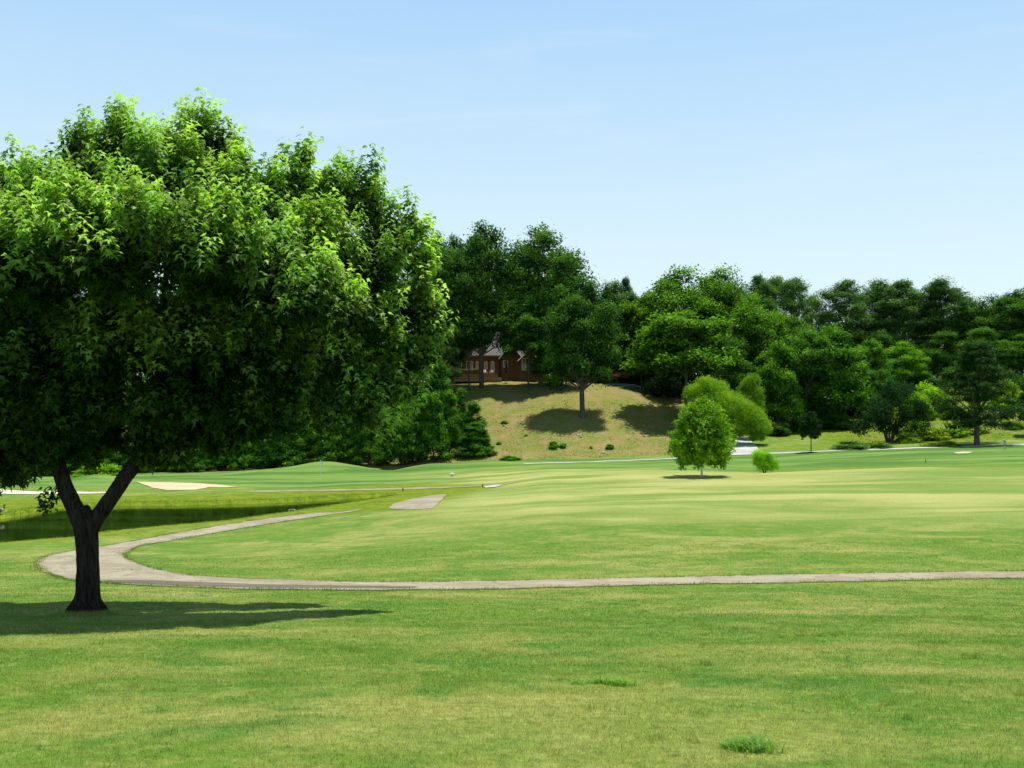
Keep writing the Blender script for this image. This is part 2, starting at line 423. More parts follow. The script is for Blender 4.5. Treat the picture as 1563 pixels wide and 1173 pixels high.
# ------------------------------------------------------------------ ground sheet
def make_ground():
    az_in = np.radians(np.arange(-31.0, 31.01, .1))
    az_out = np.radians(np.concatenate([np.arange(-180, -31, 3.0)]))
    az = np.concatenate([az_out, az_in, -az_out[::-1][:-1]])
    rs = [0.6]
    while rs[-1] < 330:
        r = rs[-1]; rs.append(r*(1.018 if r < 35 else 1.009))
    while rs[-1] < 3500: rs.append(rs[-1]*1.12)
    rs = np.array(rs)
    A, Rr = np.meshgrid(az, rs)
    X = np.sin(A)*Rr; Y = np.cos(A)*Rr
    Z = ground(X, Y)
    na, nr = len(az), len(rs)
    V = np.stack([X.ravel(), Y.ravel(), Z.ravel()], 1)
    idx = np.arange(na*nr).reshape(nr, na)
    a = idx[:-1, :]; b_ = np.roll(idx, -1, 1)[:-1, :]; c_ = np.roll(idx, -1, 1)[1:, :]; d_ = idx[1:, :]
    Fc = np.stack([a.ravel(), b_.ravel(), c_.ravel(), d_.ravel()], 1)[:, ::-1]
    # centre fan closed by a small cap
    V = np.vstack([V, [[0, 0, -1.62]]])
    me = mesh_np('ground', V, Fc, 4)
    smooth(me)
    x, y = V[:, 0], V[:, 1]
    zones(me, x, y)
    return link('ground', me, M['turf'])

def zone_vals(x, y):
    yy = np.maximum(y, .5)
    px = CX+F*x/yy
    wob = (fbm(x/6, y/6, 21, 3)-.44)
    d = yy+wob*14
    # mown fairway: beyond the cart path on the right, pale and striped
    pale = sstep(46, 68, d+(fbm(x/14, y/14, 31, 3)-.44)*30)*sstep(560, 760, px+wob*120)
    crest = np.interp(px, [600, 745, 1000, 1100, 1200, 2200], [124, 124, 118, 101, 99, 99])
    pale = pale*(1-sstep(crest-3, crest+2, yy+wob*4))
    pale = np.maximum(pale, .55*sstep(118, 124, d)*(1-sstep(134, 138, d))*sstep(560, 640, px)*(1-sstep(800, 900, px)))
    # putting green and its surrounds / far fairway
    sward = sstep(102, 108, d)*(1-sstep(150, 156, yy))*(1-pale)
    # lush bank round the pond
    s = sdist(x, y, POND)
    lush = (1-sstep(1.0, 4.5, s+wob*2))*.9
    far = (yy > 72)
    lush = np.where(far, (1-sstep(8, 12.5, s+wob*3))*.95, lush)
    lush = lush*(px < 800)
    gap = np.where((px > 1130) & (yy > 99) & (yy < 119), sstep(99, 104, yy)*(1-sstep(112, 118, yy+wob*5)), 0)
    lush = np.maximum(lush, gap*.5)
    # rough growth on the right-hand slope
    lush = np.maximum(lush, sstep(1160, 1210, px)*sstep(155, 160, yy)*.85*sstep(.35, .55, fbm(x/12, y/12, 41, 3)+.12))
    dry = sstep(151.5, 154, yy+wob*3)*(1-sstep(1030, 1075, px+wob*40))*sstep(520, 640, px)
    dry = np.maximum(dry, .5*sstep(1280, 1400, px)*sstep(161, 166, yy)*sstep(.46, .56, fbm(x/9, y/9, 51, 3))*(1-sstep(1540, 1600, px)))
    woods = sstep(150, 154, yy)*(1-sstep(600, 640, px))
    dry = np.maximum(dry, woods*.8)
    return pale, dry, lush, sward

def zones(me, x, y):
    for nme, v in zip(('pale', 'dry', 'lush', 'sward'), zone_vals(x, y)): attr(me, nme, np.clip(v, 0, 1))

g = make_ground(); tag(g, 'rolling mown golf course turf', kind='structure')

# pond
def drape(name, poly, mat, lift=.03, step=1.0, flat=None, rough_edge=0.0, seed=1):
    rnd = random.Random(seed)
    pts = []
    n = len(poly)
    for i in range(n):
        a = poly[i]; b = poly[(i+1) % n]
        L = math.hypot(b[0]-a[0], b[1]-a[1]); k = max(1, int(L/(step*.6)))
        for j in range(k):
            t = j/k
            pts.append((a[0]+(b[0]-a[0])*t+rnd.uniform(-1, 1)*rough_edge, a[1]+(b[1]-a[1])*t+rnd.uniform(-1, 1)*rough_edge))
    ne = len(pts)
    P = np.array(pts); x0, y0 = P.min(0); x1, y1 = P.max(0)
    gx, gy = np.meshgrid(np.arange(x0, x1, step), np.arange(y0, y1, step))
    gx = gx.ravel()+.013; gy = gy.ravel()+.017
    ok = sdist(gx, gy, P) < -step*.35
    allp = [Vector(p) for p in pts]+[Vector((a, b)) for a, b in zip(gx[ok], gy[ok])]
    vs, es, fs, *_ = geometry.delaunay_2d_cdt(allp, [], [list(range(ne))], 1, 1e-5)
    X = np.array([v.x for v in vs]); Y = np.array([v.y for v in vs])
    Z = np.full(len(X), flat) if flat is not None else ground(X, Y)+lift
    me = bpy.data.meshes.new(name); me.from_pydata(list(zip(X, Y, Z)), [], [tuple(f) for f in fs]); me.update()
    if me.polygons and me.polygons[0].normal.z < 0: me.flip_normals()
    smooth(me)
    return link(name, me, mat)

pp = [tuple(p) for p in POND]
C0 = POND.mean(0)
w = drape('pond_water', [(p[0]+(p[0]-C0[0])*.004, p[1]) for p in pp], M['water'], step=3.0, flat=WATER)
tag(w, 'dark green pond water', kind='structure')

def ribbon_poly(centre, width):
    L, Rt = [], []
    for i, p in enumerate(centre):
        a = centre[max(i-1, 0)]; b = centre[min(i+1, len(centre)-1)]
        tx, ty = b[0]-a[0], b[1]-a[1]; l = math.hypot(tx, ty) or 1
        w_ = width[i] if hasattr(width, '__len__') else width
        L.append((p[0]-ty/l*w_/2, p[1]+tx/l*w_/2)); Rt.append((p[0]+ty/l*w_/2, p[1]-tx/l*w_/2))
    return L+Rt[::-1]
def densify(pts, k=5):
    out = []
    P = [pts[0]]+list(pts)+[pts[-1]]
    for i in range(1, len(P)-2):
        p0, p1, p2, p3 = [np.array(q, float) for q in P[i-1:i+3]]
        for j in range(k):
            t = j/k
            out.append(tuple(.5*((2*p1)+(-p0+p2)*t+(2*p0-5*p1+4*p2-p3)*t*t+(-p0+3*p1-3*p2+p3)*t**3)))
    out.append(tuple(pts[-1])); return out

# near cart path with its turning circle, outline traced on the ground
OUT = [(2300,874),(1563,873.5),(1300,877),(1050,882),(900,885),(760,888),(600,890),(480,888),(380,884.5),(300,880),(255,874),(225,866),(203,858),(190,850),(196,842),(215,834),
       (262,826),(330,814),(400,802.5),(460,793),(505,786.5),(535,782),(552,779.5),(534,780.2),(512,783),(480,783.5),(430,789.5),(370,798),(300,809),(240,820),(190,829),(150,836),(110,842),(75,849),(58,858),(60,868),(80,878),(105,886),
       (150,890),(200,893.5),(300,898),(400,900.5),(600,901.5),(760,900),(900,896.5),(1050,893),(1300,889),(1563,884.5),(2300,885)]
OUTW = [hit(a, b, 25, 90) for a, b in densify(OUT, 3)]
cp = drape('cart_path', OUTW, M['asphalt'], lift=.025, step=.5, rough_edge=.13, seed=4)
tag(cp, 'grey asphalt cart path looping round to the pond', kind='structure')
STRIP = [(150,888.5),(200,887),(300,890),(400,893.5),(500,895.5),(600,896.5),(640,897.5),(600,899.5),(480,899.3),(400,898.3),(300,896),(200,892),(150,890)]
tag(drape('path_repair', [hit(a, b, 25, 90) for a, b in densify(STRIP, 3)], M['patch'], lift=.035, step=.8, rough_edge=.06, seed=14), 'darker resurfaced strip along the near edge of the cart path', kind='structure')
PATCH = [(592,777),(600,770),(625,763),(655,757.5),(682,755),(676,762),(668,770),(660,777),(630,778.5)]
tag(drape('cart_path_apron', [hit(a, b, 60, 95) for a, b in PATCH], M['asphalt'], lift=.03, step=.8, rough_edge=.05, seed=5), 'wide asphalt apron beside the pond tip', kind='structure')
far_c = [(380,750.5),(440,750),(500,749),(560,748),(620,746.5),(690,744.5),(740,741.5),(790,737)]
fc = densify([hit(a, b, 88, 125) for a, b in far_c], 4)
tag(drape('far_cart_path', ribbon_poly(fc, 1.6), M['asphalt'], lift=.03, step=.8, rough_edge=.08, seed=6), 'thin pale cart path along the far pond bank', kind='structure')
rd = [(800,708.5),(850,707),(900,705.5),(960,703.5),(1020,701),(1080,697.5),(1135,693.5),(1200,691.8),(1250,689.8),(1330,687),(1415,684),(1490,681.5),(1563,679.5),(1700,676)]
rdw = densify([hit(a, b, 135, 172) for a, b in rd], 4)
tag(drape('access_road', ribbon_poly(rdw, 2.3), M['concrete'], lift=.05, step=1.0, rough_edge=.06, seed=7), 'pale concrete service path below the hill', kind='structure')
DRV = [(1106,696),(1152,695),(1160,690),(1156,684),(1148,676),(1142,668),(1124,668),(1120,678),(1112,686)]
tag(drape('driveway', [hit(a, b, 145, 185) for a, b in DRV], M['concrete'], lift=.09, step=1.0, seed=8), 'pale concrete driveway under the light green willow', kind='structure')
hd = [(925,585.5),(950,587),(972,590),(1000,595),(1030,603)]
hdw = densify([hit(a, b, 180, 205) for a, b in hd], 4)
tag(drape('hill_driveway', ribbon_poly(hdw, 3.6), M['concrete'], lift=.08, step=1.2, seed=9), 'pale driveway curving over the hilltop', kind='structure')
B1 = [(208,736),(240,737),(290,738),(330,740.5),(362,743.5),(345,745),(318,744.5),(300,748.5),(255,749),(232,745)]
tag(drape('sand_bunker', [hit(a, b, 98, 135) for a, b in B1], M['sand'], lift=.05, step=1, rough_edge=.1, seed=10), 'golden sand bunker beside the putting green', kind='structure')
B2 = [(-150,750),(0,748),(30,750),(60,751.5),(110,751.5),(160,751.8),(166,753.6),(110,755),(60,755.5),(0,755),(-150,757)]
tag(drape('pale_sand_bunker', [hit(a, b, 92, 118) for a, b in B2], M['white_sand'], lift=.05, step=1, rough_edge=.1, seed=11), 'long pale sand bunker beyond the pond', kind='structure')
B3 = [(1455,691.5),(1470,690.2),(1484,690.6),(1480,692.3),(1462,692.8)]
tag(drape('sand_patch', [hit(a, b, 118, 160) for a, b in B3], M['white_sand'], lift=.04, step=.7, seed=12), 'bare sandy patch on the far fairway', kind='structure')
B4 = [(736,743.5),(756,741.5),(768,741),(758,744),(742,745.6)]
tag(drape('washed_sand', [hit(a, b, 80, 105) for a, b in B4], M['concrete'], lift=.06, step=.6, seed=13), 'small pale washed-out patch by the far path', kind='structure')

# ------------------------------------------------------------------ grass blades in the near field
def make_grass():
    rg = np.random.default_rng(5)
    Vs, Fs, base = [], [], 0
    bands = [(4.0, 5.6, 1600, .034, .005), (5.6, 8, 4200, .034, .0034), (8, 11, 2900, .036, .0042), (11, 15, 1500, .038, .006), (15, 21, 800, .040, .008), (21, 30, 330, .045, .013), (30, 46, 110, .05, .02)]
    POLY = np.array(OUTW)
    for d0, d1, den, h, w_ in bands:
        half = .53; ex_ = 3.6
        area = half*(d1*d1-d0*d0)+2*ex_*(d1-d0)
        n_ = int(area*den)
        d = np.sqrt(rg.uniform(d0*d0, d1*d1, n_)); x = rg.uniform(-1, 1, n_)*(half*d+ex_)
        cl = fbm(x*2.2, d*2.2, 77, 3)
        keep = rg.uniform(0, 1, n_) < np.clip(.35+cl*1.3, 0, 1)
        if d1 > 24: keep &= sdist(x, d, POLY) > .05
        x, d = x[keep], d[keep]; n_ = len(x)
        z = ground(x, d)-.004
        a = rg.uniform(0, 2*np.pi, n_); lean = rg.uniform(.1, 1.1, n_); la = rg.uniform(0, 2*np.pi, n_)
        H = h*rg.uniform(.45, 1.25, n_)*(.7+.6*fbm(x*1.1, d*1.1, 15, 2)); W = w_*rg.uniform(.6, 1.3, n_)
        b0 = np.stack([x-np.cos(a)*W/2, d-np.sin(a)*W/2, z], 1); b1 = np.stack([x+np.cos(a)*W/2, d+np.sin(a)*W/2, z], 1)
        t = np.stack([x+np.cos(la)*lean*H, d+np.sin(la)*lean*H, z+H], 1)
        Vs.append(np.stack([b0, b1, t], 1).reshape(-1, 3))
        Fs.append(np.arange(n_*3).reshape(-1, 3)+base); base += n_*3
    def patch(x, d, H, W, ln=.8):
        nonlocal base
        n_ = len(x); z = ground(x, d)-.004; a = rg.uniform(0, 2*np.pi, n_); la = rg.uniform(0, 2*np.pi, n_); lean = rg.uniform(.1, ln, n_)
        b0 = np.stack([x-np.cos(a)*W/2, d-np.sin(a)*W/2, z], 1); b1 = np.stack([x+np.cos(a)*W/2, d+np.sin(a)*W/2, z], 1)
        t = np.stack([x+np.cos(la)*lean*H, d+np.sin(la)*lean*H, z+H], 1)
        Vs.append(np.stack([b0, b1, t], 1).reshape(-1, 3)); Fs.append(np.arange(n_*3).reshape(-1, 3)+base); base += n_*3
    # creeping over the path edge
    for i in range(len(OUTW)):
        a_, b_ = OUTW[i], OUTW[(i+1) % len(OUTW)]; Ln = math.hypot(a_[0]-b_[0], a_[1]-b_[1])
        if a_[1] > 80: continue
        n_ = int(Ln*130); t = rg.uniform(0, 1, n_)
        cl = vnoise((a_[0]+(b_[0]-a_[0])*t)*1.7, (a_[1]+(b_[1]-a_[1])*t)*1.7, 5)
        ex = rg.normal(size=n_)*(.05+.20*cl**2); ey = rg.normal(size=n_)*(.05+.20*cl**2)
        patch(a_[0]+(b_[0]-a_[0])*t+ex, a_[1]+(b_[1]-a_[1])*t+ey, rg.uniform(.04, .11, n_)*(.5+cl), rg.uniform(.012, .03, n_))
    # longer grass left by the mower round the maple's foot
    n_ = 5200; a_ = rg.uniform(0, 2*np.pi, n_); rr = .42+np.abs(rg.normal(size=n_))*.16; tx_ = (132-CX)/F*21.5
    patch(tx_+np.cos(a_)*rr, 21.5+np.sin(a_)*rr, rg.uniform(.05, .16, n_)*np.exp(-(rr-.4)*1.5), rg.uniform(.005, .011, n_))
    # stray tufts
    nt_ = 260; dc = np.sqrt(rg.uniform(36, 26**2, nt_)); xc = rg.uniform(-.54, .54, nt_)*dc; sz = rg.uniform(.03, .10, nt_)
    k_ = np.repeat(np.arange(nt_), 46); patch(xc[k_]+rg.normal(size=len(k_))*sz[k_], dc[k_]+rg.normal(size=len(k_))*sz[k_], rg.uniform(.03, .085, len(k_)), rg.uniform(.004, .008, len(k_)), 1.2)
    # rough uncut grass on the far slopes
    n_ = 26000; yy = rg.uniform(152, 186, n_); pxx = rg.uniform(640, 1600, n_); xx = (pxx-CX)/F*yy
    kp = (pxx < 1045) | (pxx > 1290); kp &= (vnoise(xx*.35, yy*.35, 8) > .3); kp &= ~((pxx < 1045) & (yy > 184)); kp &= ~((pxx > 1290) & (yy < 156))
    xx, yy = xx[kp], yy[kp]; cl = vnoise(xx*.5, yy*.5, 12)
    patch(xx, yy, rg.uniform(.06, .30, len(xx))*(.4+cl), rg.uniform(.05, .14, len(xx)), .7)
    # tufts in the path's cracks
    for tp, tr in ((88, 852), (180, 845), (192, 871), (206, 871), (235, 883), (165, 862), (300, 889), (510, 896), (330, 818), (392, 806)):
        xq, dq = hit(tp, tr, 25, 90); m2 = 60
        patch(xq+rg.normal(size=m2)*.28, dq+rg.normal(size=m2)*.12, rg.uniform(.03, .09, m2), rg.uniform(.012, .03, m2), 1.0)
    # rank grass on the pond margins
    PB = np.array(POND)
    for i in range(len(PB)):
        a_, b_ = PB[i], PB[(i+1) % len(PB)]; Ln = math.hypot(*(a_-b_))
        n_ = int(min(Ln, 60)*60); t = rg.uniform(0, 1, n_); off = np.abs(rg.normal(size=n_))*.6+.05
        mx = a_[0]+(b_[0]-a_[0])*t; my = a_[1]+(b_[1]-a_[1])*t
        nx, ny = -(b_[1]-a_[1])/Ln, (b_[0]-a_[0])/Ln
        sg = 1 if sdist(np.array([mx[0]+nx]), np.array([my[0]+ny]), POND)[0] > 0 else -1
        patch(mx+nx*off*sg, my+ny*off*sg, rg.uniform(.05, .20 if my.mean() > 74 else .11, n_), rg.uniform(.02, .05, n_), .6)
    V = np.vstack(Vs); me = mesh_np('grass', V, np.vstack(Fs), 3)
    zones(me, V[:, 0], V[:, 1])
    return link('grass', me, M['blade'])
tag(make_grass(), 'short mown grass covering the near slope', 'grass', kind='stuff')

# weed tussocks
def tussock(name, px, row, wpx, label, seed):
    rg = np.random.default_rng(seed)
    x0, d0 = hit(px, row, 5, 30)
    wm = wpx/F*d0
    n_ = 420
    ang = rg.uniform(0, 2*np.pi, n_); sub = rg.normal(size=(9, 2))*[.26, .20]; k_ = rg.integers(0, 9, n_)
    x = x0+(sub[k_, 0]+rg.normal(size=n_)*.09)*wm; y = d0+(sub[k_, 1]+rg.normal(size=n_)*.08)*wm*.9; rr = np.hypot(x-x0, y-d0)*.8
    z = ground(x, y)
    segs = 3; V = []; Fc = []
    for i in range(n_):
        la = rg.uniform(0, 2*np.pi); L = rg.uniform(.06, .15)*max(.45, 1.1-.5*rr[i]/(wm/2)); w_ = rg.uniform(.003, .007); ln = rg.uniform(.5, 1.5)
        pa = la+np.pi/2; b = len(V)
        for k in range(segs+1):
            t = k/segs
            cx = x[i]+np.cos(la)*ln*L*t*t*.9; cy = y[i]+np.sin(la)*ln*L*t*t*.9; cz = z[i]+L*(t-.42*t*t*min(1.2, ln))
            ww = w_*(1-t)**.6+.0003
            V += [(cx-np.cos(pa)*ww, cy-np.sin(pa)*ww, cz), (cx+np.cos(pa)*ww, cy+np.sin(pa)*ww, cz)]
        for k in range(segs): Fc.append((b+2*k, b+2*k+1, b+2*k+3, b+2*k+2))
    me = mesh_np(name, np.array(V), np.array(Fc), 4); smooth(me)
    o = link(name, me, M['tussock']); tag(o, label, 'weed'); return o
M['tussock'] = leaf_mat('tussock_blades', (.12, .28, .02), (.36, .54, .10), .4, .2)
tussock('weed_tussock', 930, 1048, 96, 'smaller coarse weed tussock in the turf, farther from the viewer', 3)
tussock('weed_tussock', 1165, 1146, 116, 'bigger coarse weed tussock in the turf at the lower edge', 4)

# grass fringe leaning over the near path's lower and upper edges
# ------------------------------------------------------------------ foliage
def leaves_mesh(name, P, D, Nn, size, kind='card', tipv=None, width=.5):
    """P base points, D pointing direction, Nn up-ish normal, size length"""
    D = D/(np.linalg.norm(D, axis=1, keepdims=True)+1e-9)
    S = np.cross(D, Nn); S /= (np.linalg.norm(S, axis=1, keepdims=True)+1e-9)
    U = np.cross(S, D)
    if kind == 'maple':
        T = [(0, 0, 0), (.30, .52, -.04), (.46, .17, .05), (1.0, 0, -.16), (.46, -.17, .05), (.30, -.52, -.04)]
        Fq = [(0, 2, 1), (0, 3, 2), (0, 4, 3), (0, 5, 4)]
    elif kind == 'sliver':
        T = [(0, -width/2, 0), (0, width/2, 0), (1, 0, -.08)]; Fq = [(0, 1, 2)]
    else:
        T = [(0, 0, 0), (.5, -width/2, .06), (1, 0, -.1), (.5, width/2, .06)]; Fq = [(0, 1, 2), (0, 2, 3)]
    k = len(T); n_ = len(P)
    V = np.empty((n_, k, 3))
    for j, (a, b, c) in enumerate(T):
        V[:, j] = P+(D*a+S*b+U*c)*size[:, None]
    Fc = (np.arange(n_)[:, None, None]*k+np.array(Fq)[None]).reshape(-1, 3)
    me = mesh_np(name, V.reshape(-1, 3), Fc, 3)
    if tipv is not None: attr(me, 'tip', np.repeat(tipv, k))
    return me

def unit(rg, n_):
    v = rg.normal(size=(n_, 3)); return v/np.linalg.norm(v, axis=1, keepdims=True)

def clump_leaves(rg, C, out, per, spread, size, flat=.7, updir=.35, drop=0.0):
    """leaves scattered about clump centres C with outward vectors"""
    n_ = len(C)*per
    Cc = np.repeat(C, per, 0); Oo = np.repeat(out, per, 0)
    off = rg.normal(size=(n_, 3))*spread; off[:, 2] *= flat
    P = Cc+off
    Nn = unit(rg, n_)*.8+Oo*.5+np.array([0, 0, updir]); Nn /= np.linalg.norm(Nn, axis=1, keepdims=True)
    D = np.cross(Nn, unit(rg, n_)); D[:, 2] -= drop
    return P, D, Nn, size*rg.uniform(.6, 1.35, n_)

def tree_proto(name, kind, h, w_, seed, n_blob=34, base=.3, per=13, clumps=24, leaf=.34, mat='leaf', trunk_r=.35, flatness=1.0, shape='oval', bare=False, fullness=.3):
    """a tree with its foot at the origin: returns (crown mesh, trunk mesh)"""
    rg = np.random.default_rng(seed); rn = random.Random(seed)
    cz = h*(1+base)/2; rz = h*(1-base)/2; rx = w_/2
    tm = MB(); tips = []
    bend = [(0, 0, 0), (rn.uniform(-.1, .1)*rx*.3, rn.uniform(-.1, .1)*rx*.3, h*.3), (rn.uniform(-.1, .1)*rx, rn.uniform(-.1, .1)*rx, h*.62), (rn.uniform(-.1, .1)*rx, 0, h*.86)]
    tm.tube([(0, 0, -1.2)]+bend, [trunk_r*1.25, trunk_r, trunk_r*.8, trunk_r*.5, trunk_r*.12], 8)
    blobs = []
    for i in range(n_blob):
        if shape == 'pine':
            tier = i//8; nt_ = max(1, n_blob//8); t = (tier+.3)/nt_; z = h*(base+(1-base)*t**.95)+rn.uniform(-.25, .25)
            prof = (1-t)**.70*min(1, .62+t*2.6)
            a = (i % 8)*.785+tier*.4+rn.uniform(-.3, .3); rr = rx*prof*rn.choice([.42, .78, .95, 1.05])*rn.uniform(.85, 1.05)
            z -= rr*.10
            c = np.array([math.cos(a)*rr, math.sin(a)*rr, z-rr*.06]); r_ = rx*rn.uniform(.16, .28)*(.6+.6*prof)
            rad = np.array([r_, r_, r_*.42])
        elif shape == 'tallpine':
            t = (i+.5)/n_blob; z = h*(base+(1-base)*t)
            prof = min(1.0, .45+t*1.3) if t < .62 else (1.0-(t-.62)/.38)**.55*.95+.08
            a = i*2.399+rn.uniform(-.6, .6); rr = rx*prof*rn.uniform(.15, .85)
            c = np.array([math.cos(a)*rr, math.sin(a)*rr, z+rn.uniform(-.8, .8)]); r_ = rx*rn.uniform(.13, .30)
            rad = np.array([r_, r_, r_*.85])
        elif shape == 'bush':
            u = unit(rg, 1)[0]; u[2] = abs(u[2])
            q = rn.uniform(.5, .85); c = np.array([u[0]*rx*q, u[1]*rx*q, h*.08+u[2]*h*rn.uniform(.35, .8)]); r_ = rx*rn.uniform(.14, .34)
            rad = np.array([r_, r_, min(r_, h*.4)])
        else:
            u = unit(rg, 1)[0]; q = rn.uniform(.45, .88)
            if rn.random() < fullness and abs(u[2]) > .5: u[2] = rn.uniform(-1, .2)
            if u[2] < 0: u[:2] *= (1-u[2]*.55)/max(.6, math.hypot(u[0], u[1])/.8)
            c = np.array([u[0]*rx*q, u[1]*rx*q, cz+u[2]*rz*q])
            if shape == 'cone': 
                t = (c[2]-h*base)/(h*(1-base)); c[:2] *= 1.25-1.0*t
            if shape == 'column': pass
            r_ = min(rx, rz)*rn.uniform(.19, .33); rad = np.array([r_, r_, r_*.92*flatness])
        blobs.append((c, rad))
        if not bare and shape != 'bush' and (i % 2 == 0 or shape == 'pine'):
            s0 = np.array([0, 0, max(h*base*1.12, c[2]-abs(c[2])*.25-np.hypot(c[0], c[1])*.5)])
            tm.tube([s0, s0*.4+c*.6+np.array([0, 0, .15]), c], [trunk_r*.3, trunk_r*.18, trunk_r*.05], 5, False)
    if shape in ('oval', 'cone'):
        for q in range(7):
            a = q*.9+seed; c = np.array([math.cos(a)*rx*.26*(q > 0), math.sin(a)*rx*.26*(q > 0), h*(.93-.035*q)]); r_ = rx*.24; blobs.append((c, np.array([r_, r_, r_*.85])))
    Ps, Ds, Ns, Ss, Tp = [], [], [], [], []
    for c, rad in blobs:
        u = unit(rg, clumps); u[:, 2] = np.where((u[:, 2] < -.35) & (rg.uniform(0, 1, clumps) < .7), -u[:, 2], u[:, 2])
        C = c+u*rad*rg.uniform(.72, 1.08, (clumps, 1))
        sp = float(rad[0])*.20+.10
        P, D, Nn, S = clump_leaves(rg, C, u, per, sp, leaf, .75)
        Ps.append(P); Ds.append(D); Ns.append(Nn); Ss.append(S)
        Tp.append(np.clip(np.repeat(u[:, 2], per)*.75+rg.uniform(-.1, .35, len(P)), 0, 1))  # clump tops get a lighter leaf colour, painted as lit from above
        # inner leaves left at the dark tone, shade painted into the crown
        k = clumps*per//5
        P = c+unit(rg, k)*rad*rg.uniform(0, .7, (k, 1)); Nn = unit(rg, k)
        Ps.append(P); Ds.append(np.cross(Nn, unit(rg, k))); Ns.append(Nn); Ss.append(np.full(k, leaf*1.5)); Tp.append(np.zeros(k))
    P = np.vstack(Ps); D = np.vstack(Ds); Nn = np.vstack(Ns); S = np.concatenate(Ss)
    kk = 'sliver' if mat in ('needle', 'feather') else 'card'
    if mat == 'feather':
        D = D*.5+np.array([0, 0, .75])+Nn*.4
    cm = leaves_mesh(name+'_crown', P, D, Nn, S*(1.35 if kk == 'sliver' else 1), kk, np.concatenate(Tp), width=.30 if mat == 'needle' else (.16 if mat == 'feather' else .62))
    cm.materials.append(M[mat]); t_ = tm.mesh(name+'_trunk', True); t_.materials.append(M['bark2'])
    return dict(crown=cm, trunk=t_, h=h, w=w_)

PR = {}
for i in range(3): PR['tail%d' % i] = tree_proto('talloak', 'oak', 26, 15, 200+i, 90, .17, 13, 26, .42, trunk_r=.40, fullness=.35)
for i in range(6): PR['oak%d' % i] = tree_proto('oak', 'oak', 24, 15, 100+i, 96, .02, 12, 26, .40, trunk_r=.38)
for i in range(3): PR['low%d' % i] = tree_proto('lowtree', 'oak', 14, 10, 130+i, 74, .0, 12, 24, .34, trunk_r=.22)
for i in range(3): PR['sap%d' % i] = tree_proto('sapling', 'oak', 12, 6, 140+i, 60, -.05, 12, 20, .30, trunk_r=.12, shape='cone', fullness=.6)
for i in range(4): PR['tall%d' % i] = tree_proto('tallpine', 'pine', 26, 12, 150+i, 70, .30+.05*i, 14, 18, .36, 'needle', .28, shape='tallpine')
PR['dpine'] = tree_proto('broadpine', 'pine', 17, 12, 161, 88, .20, 14, 17, .32, 'needle', .42, shape='pine')
for i in range(2): PR['conif%d' % i] = tree_proto('conifer', 'pine', 22, 8, 165+i, 56, .10, 14, 24, .34, 'needle', .30, shape='pine')
for i in range(3): PR['bush%d' % i] = tree_proto('bush', 'bush', 4, 6, 170+i, 34, 0, 12, 30, .22, trunk_r=.05, shape='bush')
PR['will'] = tree_proto('willow', 'bush', 5, 6, 181, 40, 0, 26, 40, .42, 'feather', .10, shape='bush')
PR['mid'] = tree_proto('midcrown', 'oak', 16, 11, 222, 70, .38, 13, 24, .38, trunk_r=.2)
PR['hill'] = tree_proto('hilloak', 'oak', 24, 13, 191, 120, .17, 14, 26, .36, trunk_r=.45, fullness=.45)

GREEN = (1, 1, 1, 1)
def plant(name, pr, px, d, top, wpx, label, cat='tree', group=None, tint=(1, 1, 1), rot=None, base_row=None, sink=0.0, deep=1.0):
    if base_row is not None:
        x, d = hit(px, base_row, d-14 if d > 40 else 5, d+25)
    x = (px-CX)/F*d; z0 = gz(x, d)-sink
    topz = (HZ-top)/F*d
    p = PR[pr]; H = topz-z0
    s = H/p['h']; sx = (wpx/F*d)/p['w']
    rn = random.Random(int(px*13+d*7+top))
    r = empty(name, (x, d, z0), rn.uniform(0, 6.28) if rot is None else rot)
    tag(r, label, cat, group)
    for k in ('trunk', 'crown'):
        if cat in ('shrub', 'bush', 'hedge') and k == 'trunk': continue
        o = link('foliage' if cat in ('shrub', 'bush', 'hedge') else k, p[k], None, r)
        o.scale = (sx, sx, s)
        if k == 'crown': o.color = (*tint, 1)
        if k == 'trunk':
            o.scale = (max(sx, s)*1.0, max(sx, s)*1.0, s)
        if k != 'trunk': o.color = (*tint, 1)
        if deep != 1: o.scale.y *= deep
    return r

# --- hill trees
T = plant
T('oak_tree', 'tail0', 735, 188, 337, 138, 'tall dark oak whose bare trunk stands beside the hammock', tint=(.8,.92,1.0), base_row=592, rot=.2, deep=.6)
T('oak_tree', 'tail1', 826, 193, 345, 160, 'broad tall oak in front of the right end of the house', tint=(.95,1.05,.95), rot=.1, deep=.5)
T('oak_tree', 'hill', 889, 173, 420, 110, 'dark tree standing alone on the dry slope with its trunk and round shadow clear', tint=(.80,.95,1.0), base_row=638)
T('broadleaf_tree', 'tail2', 940, 214, 428, 84, 'blue-green tree just behind the lone slope tree', tint=(.95,1.0,1.7))
T('pine_tree', 'tall1', 955, 240, 430, 44, 'small dark pine top in the dip between the house oaks and the bright green trees', tint=(.8,.9,.9))
T('broadleaf_tree', 'oak2', 664, 196, 352, 92, 'tall tree showing just past the tip of the big maple', tint=(.8,.95,1.1))
T('conifer_tree', 'conif0', 672, 181, 398, 66, 'dark conifer between the big maple and the house', tint=(1.0,1.1,.8))
T('broadleaf_tree', 'tail2', 692, 207, 358, 90, 'tree behind the conifer at the left end of the house', tint=(.75,.95,1.0))
T('broadleaf_tree', 'oak5', 775, 222, 420, 100, 'tree standing behind the house roof', tint=(.8,.95,1.0))
T('broadleaf_tree', 'oak2', 870, 212, 440, 90, 'tree behind the lone slope tree and the broad oak', tint=(.8,.9,1.0))
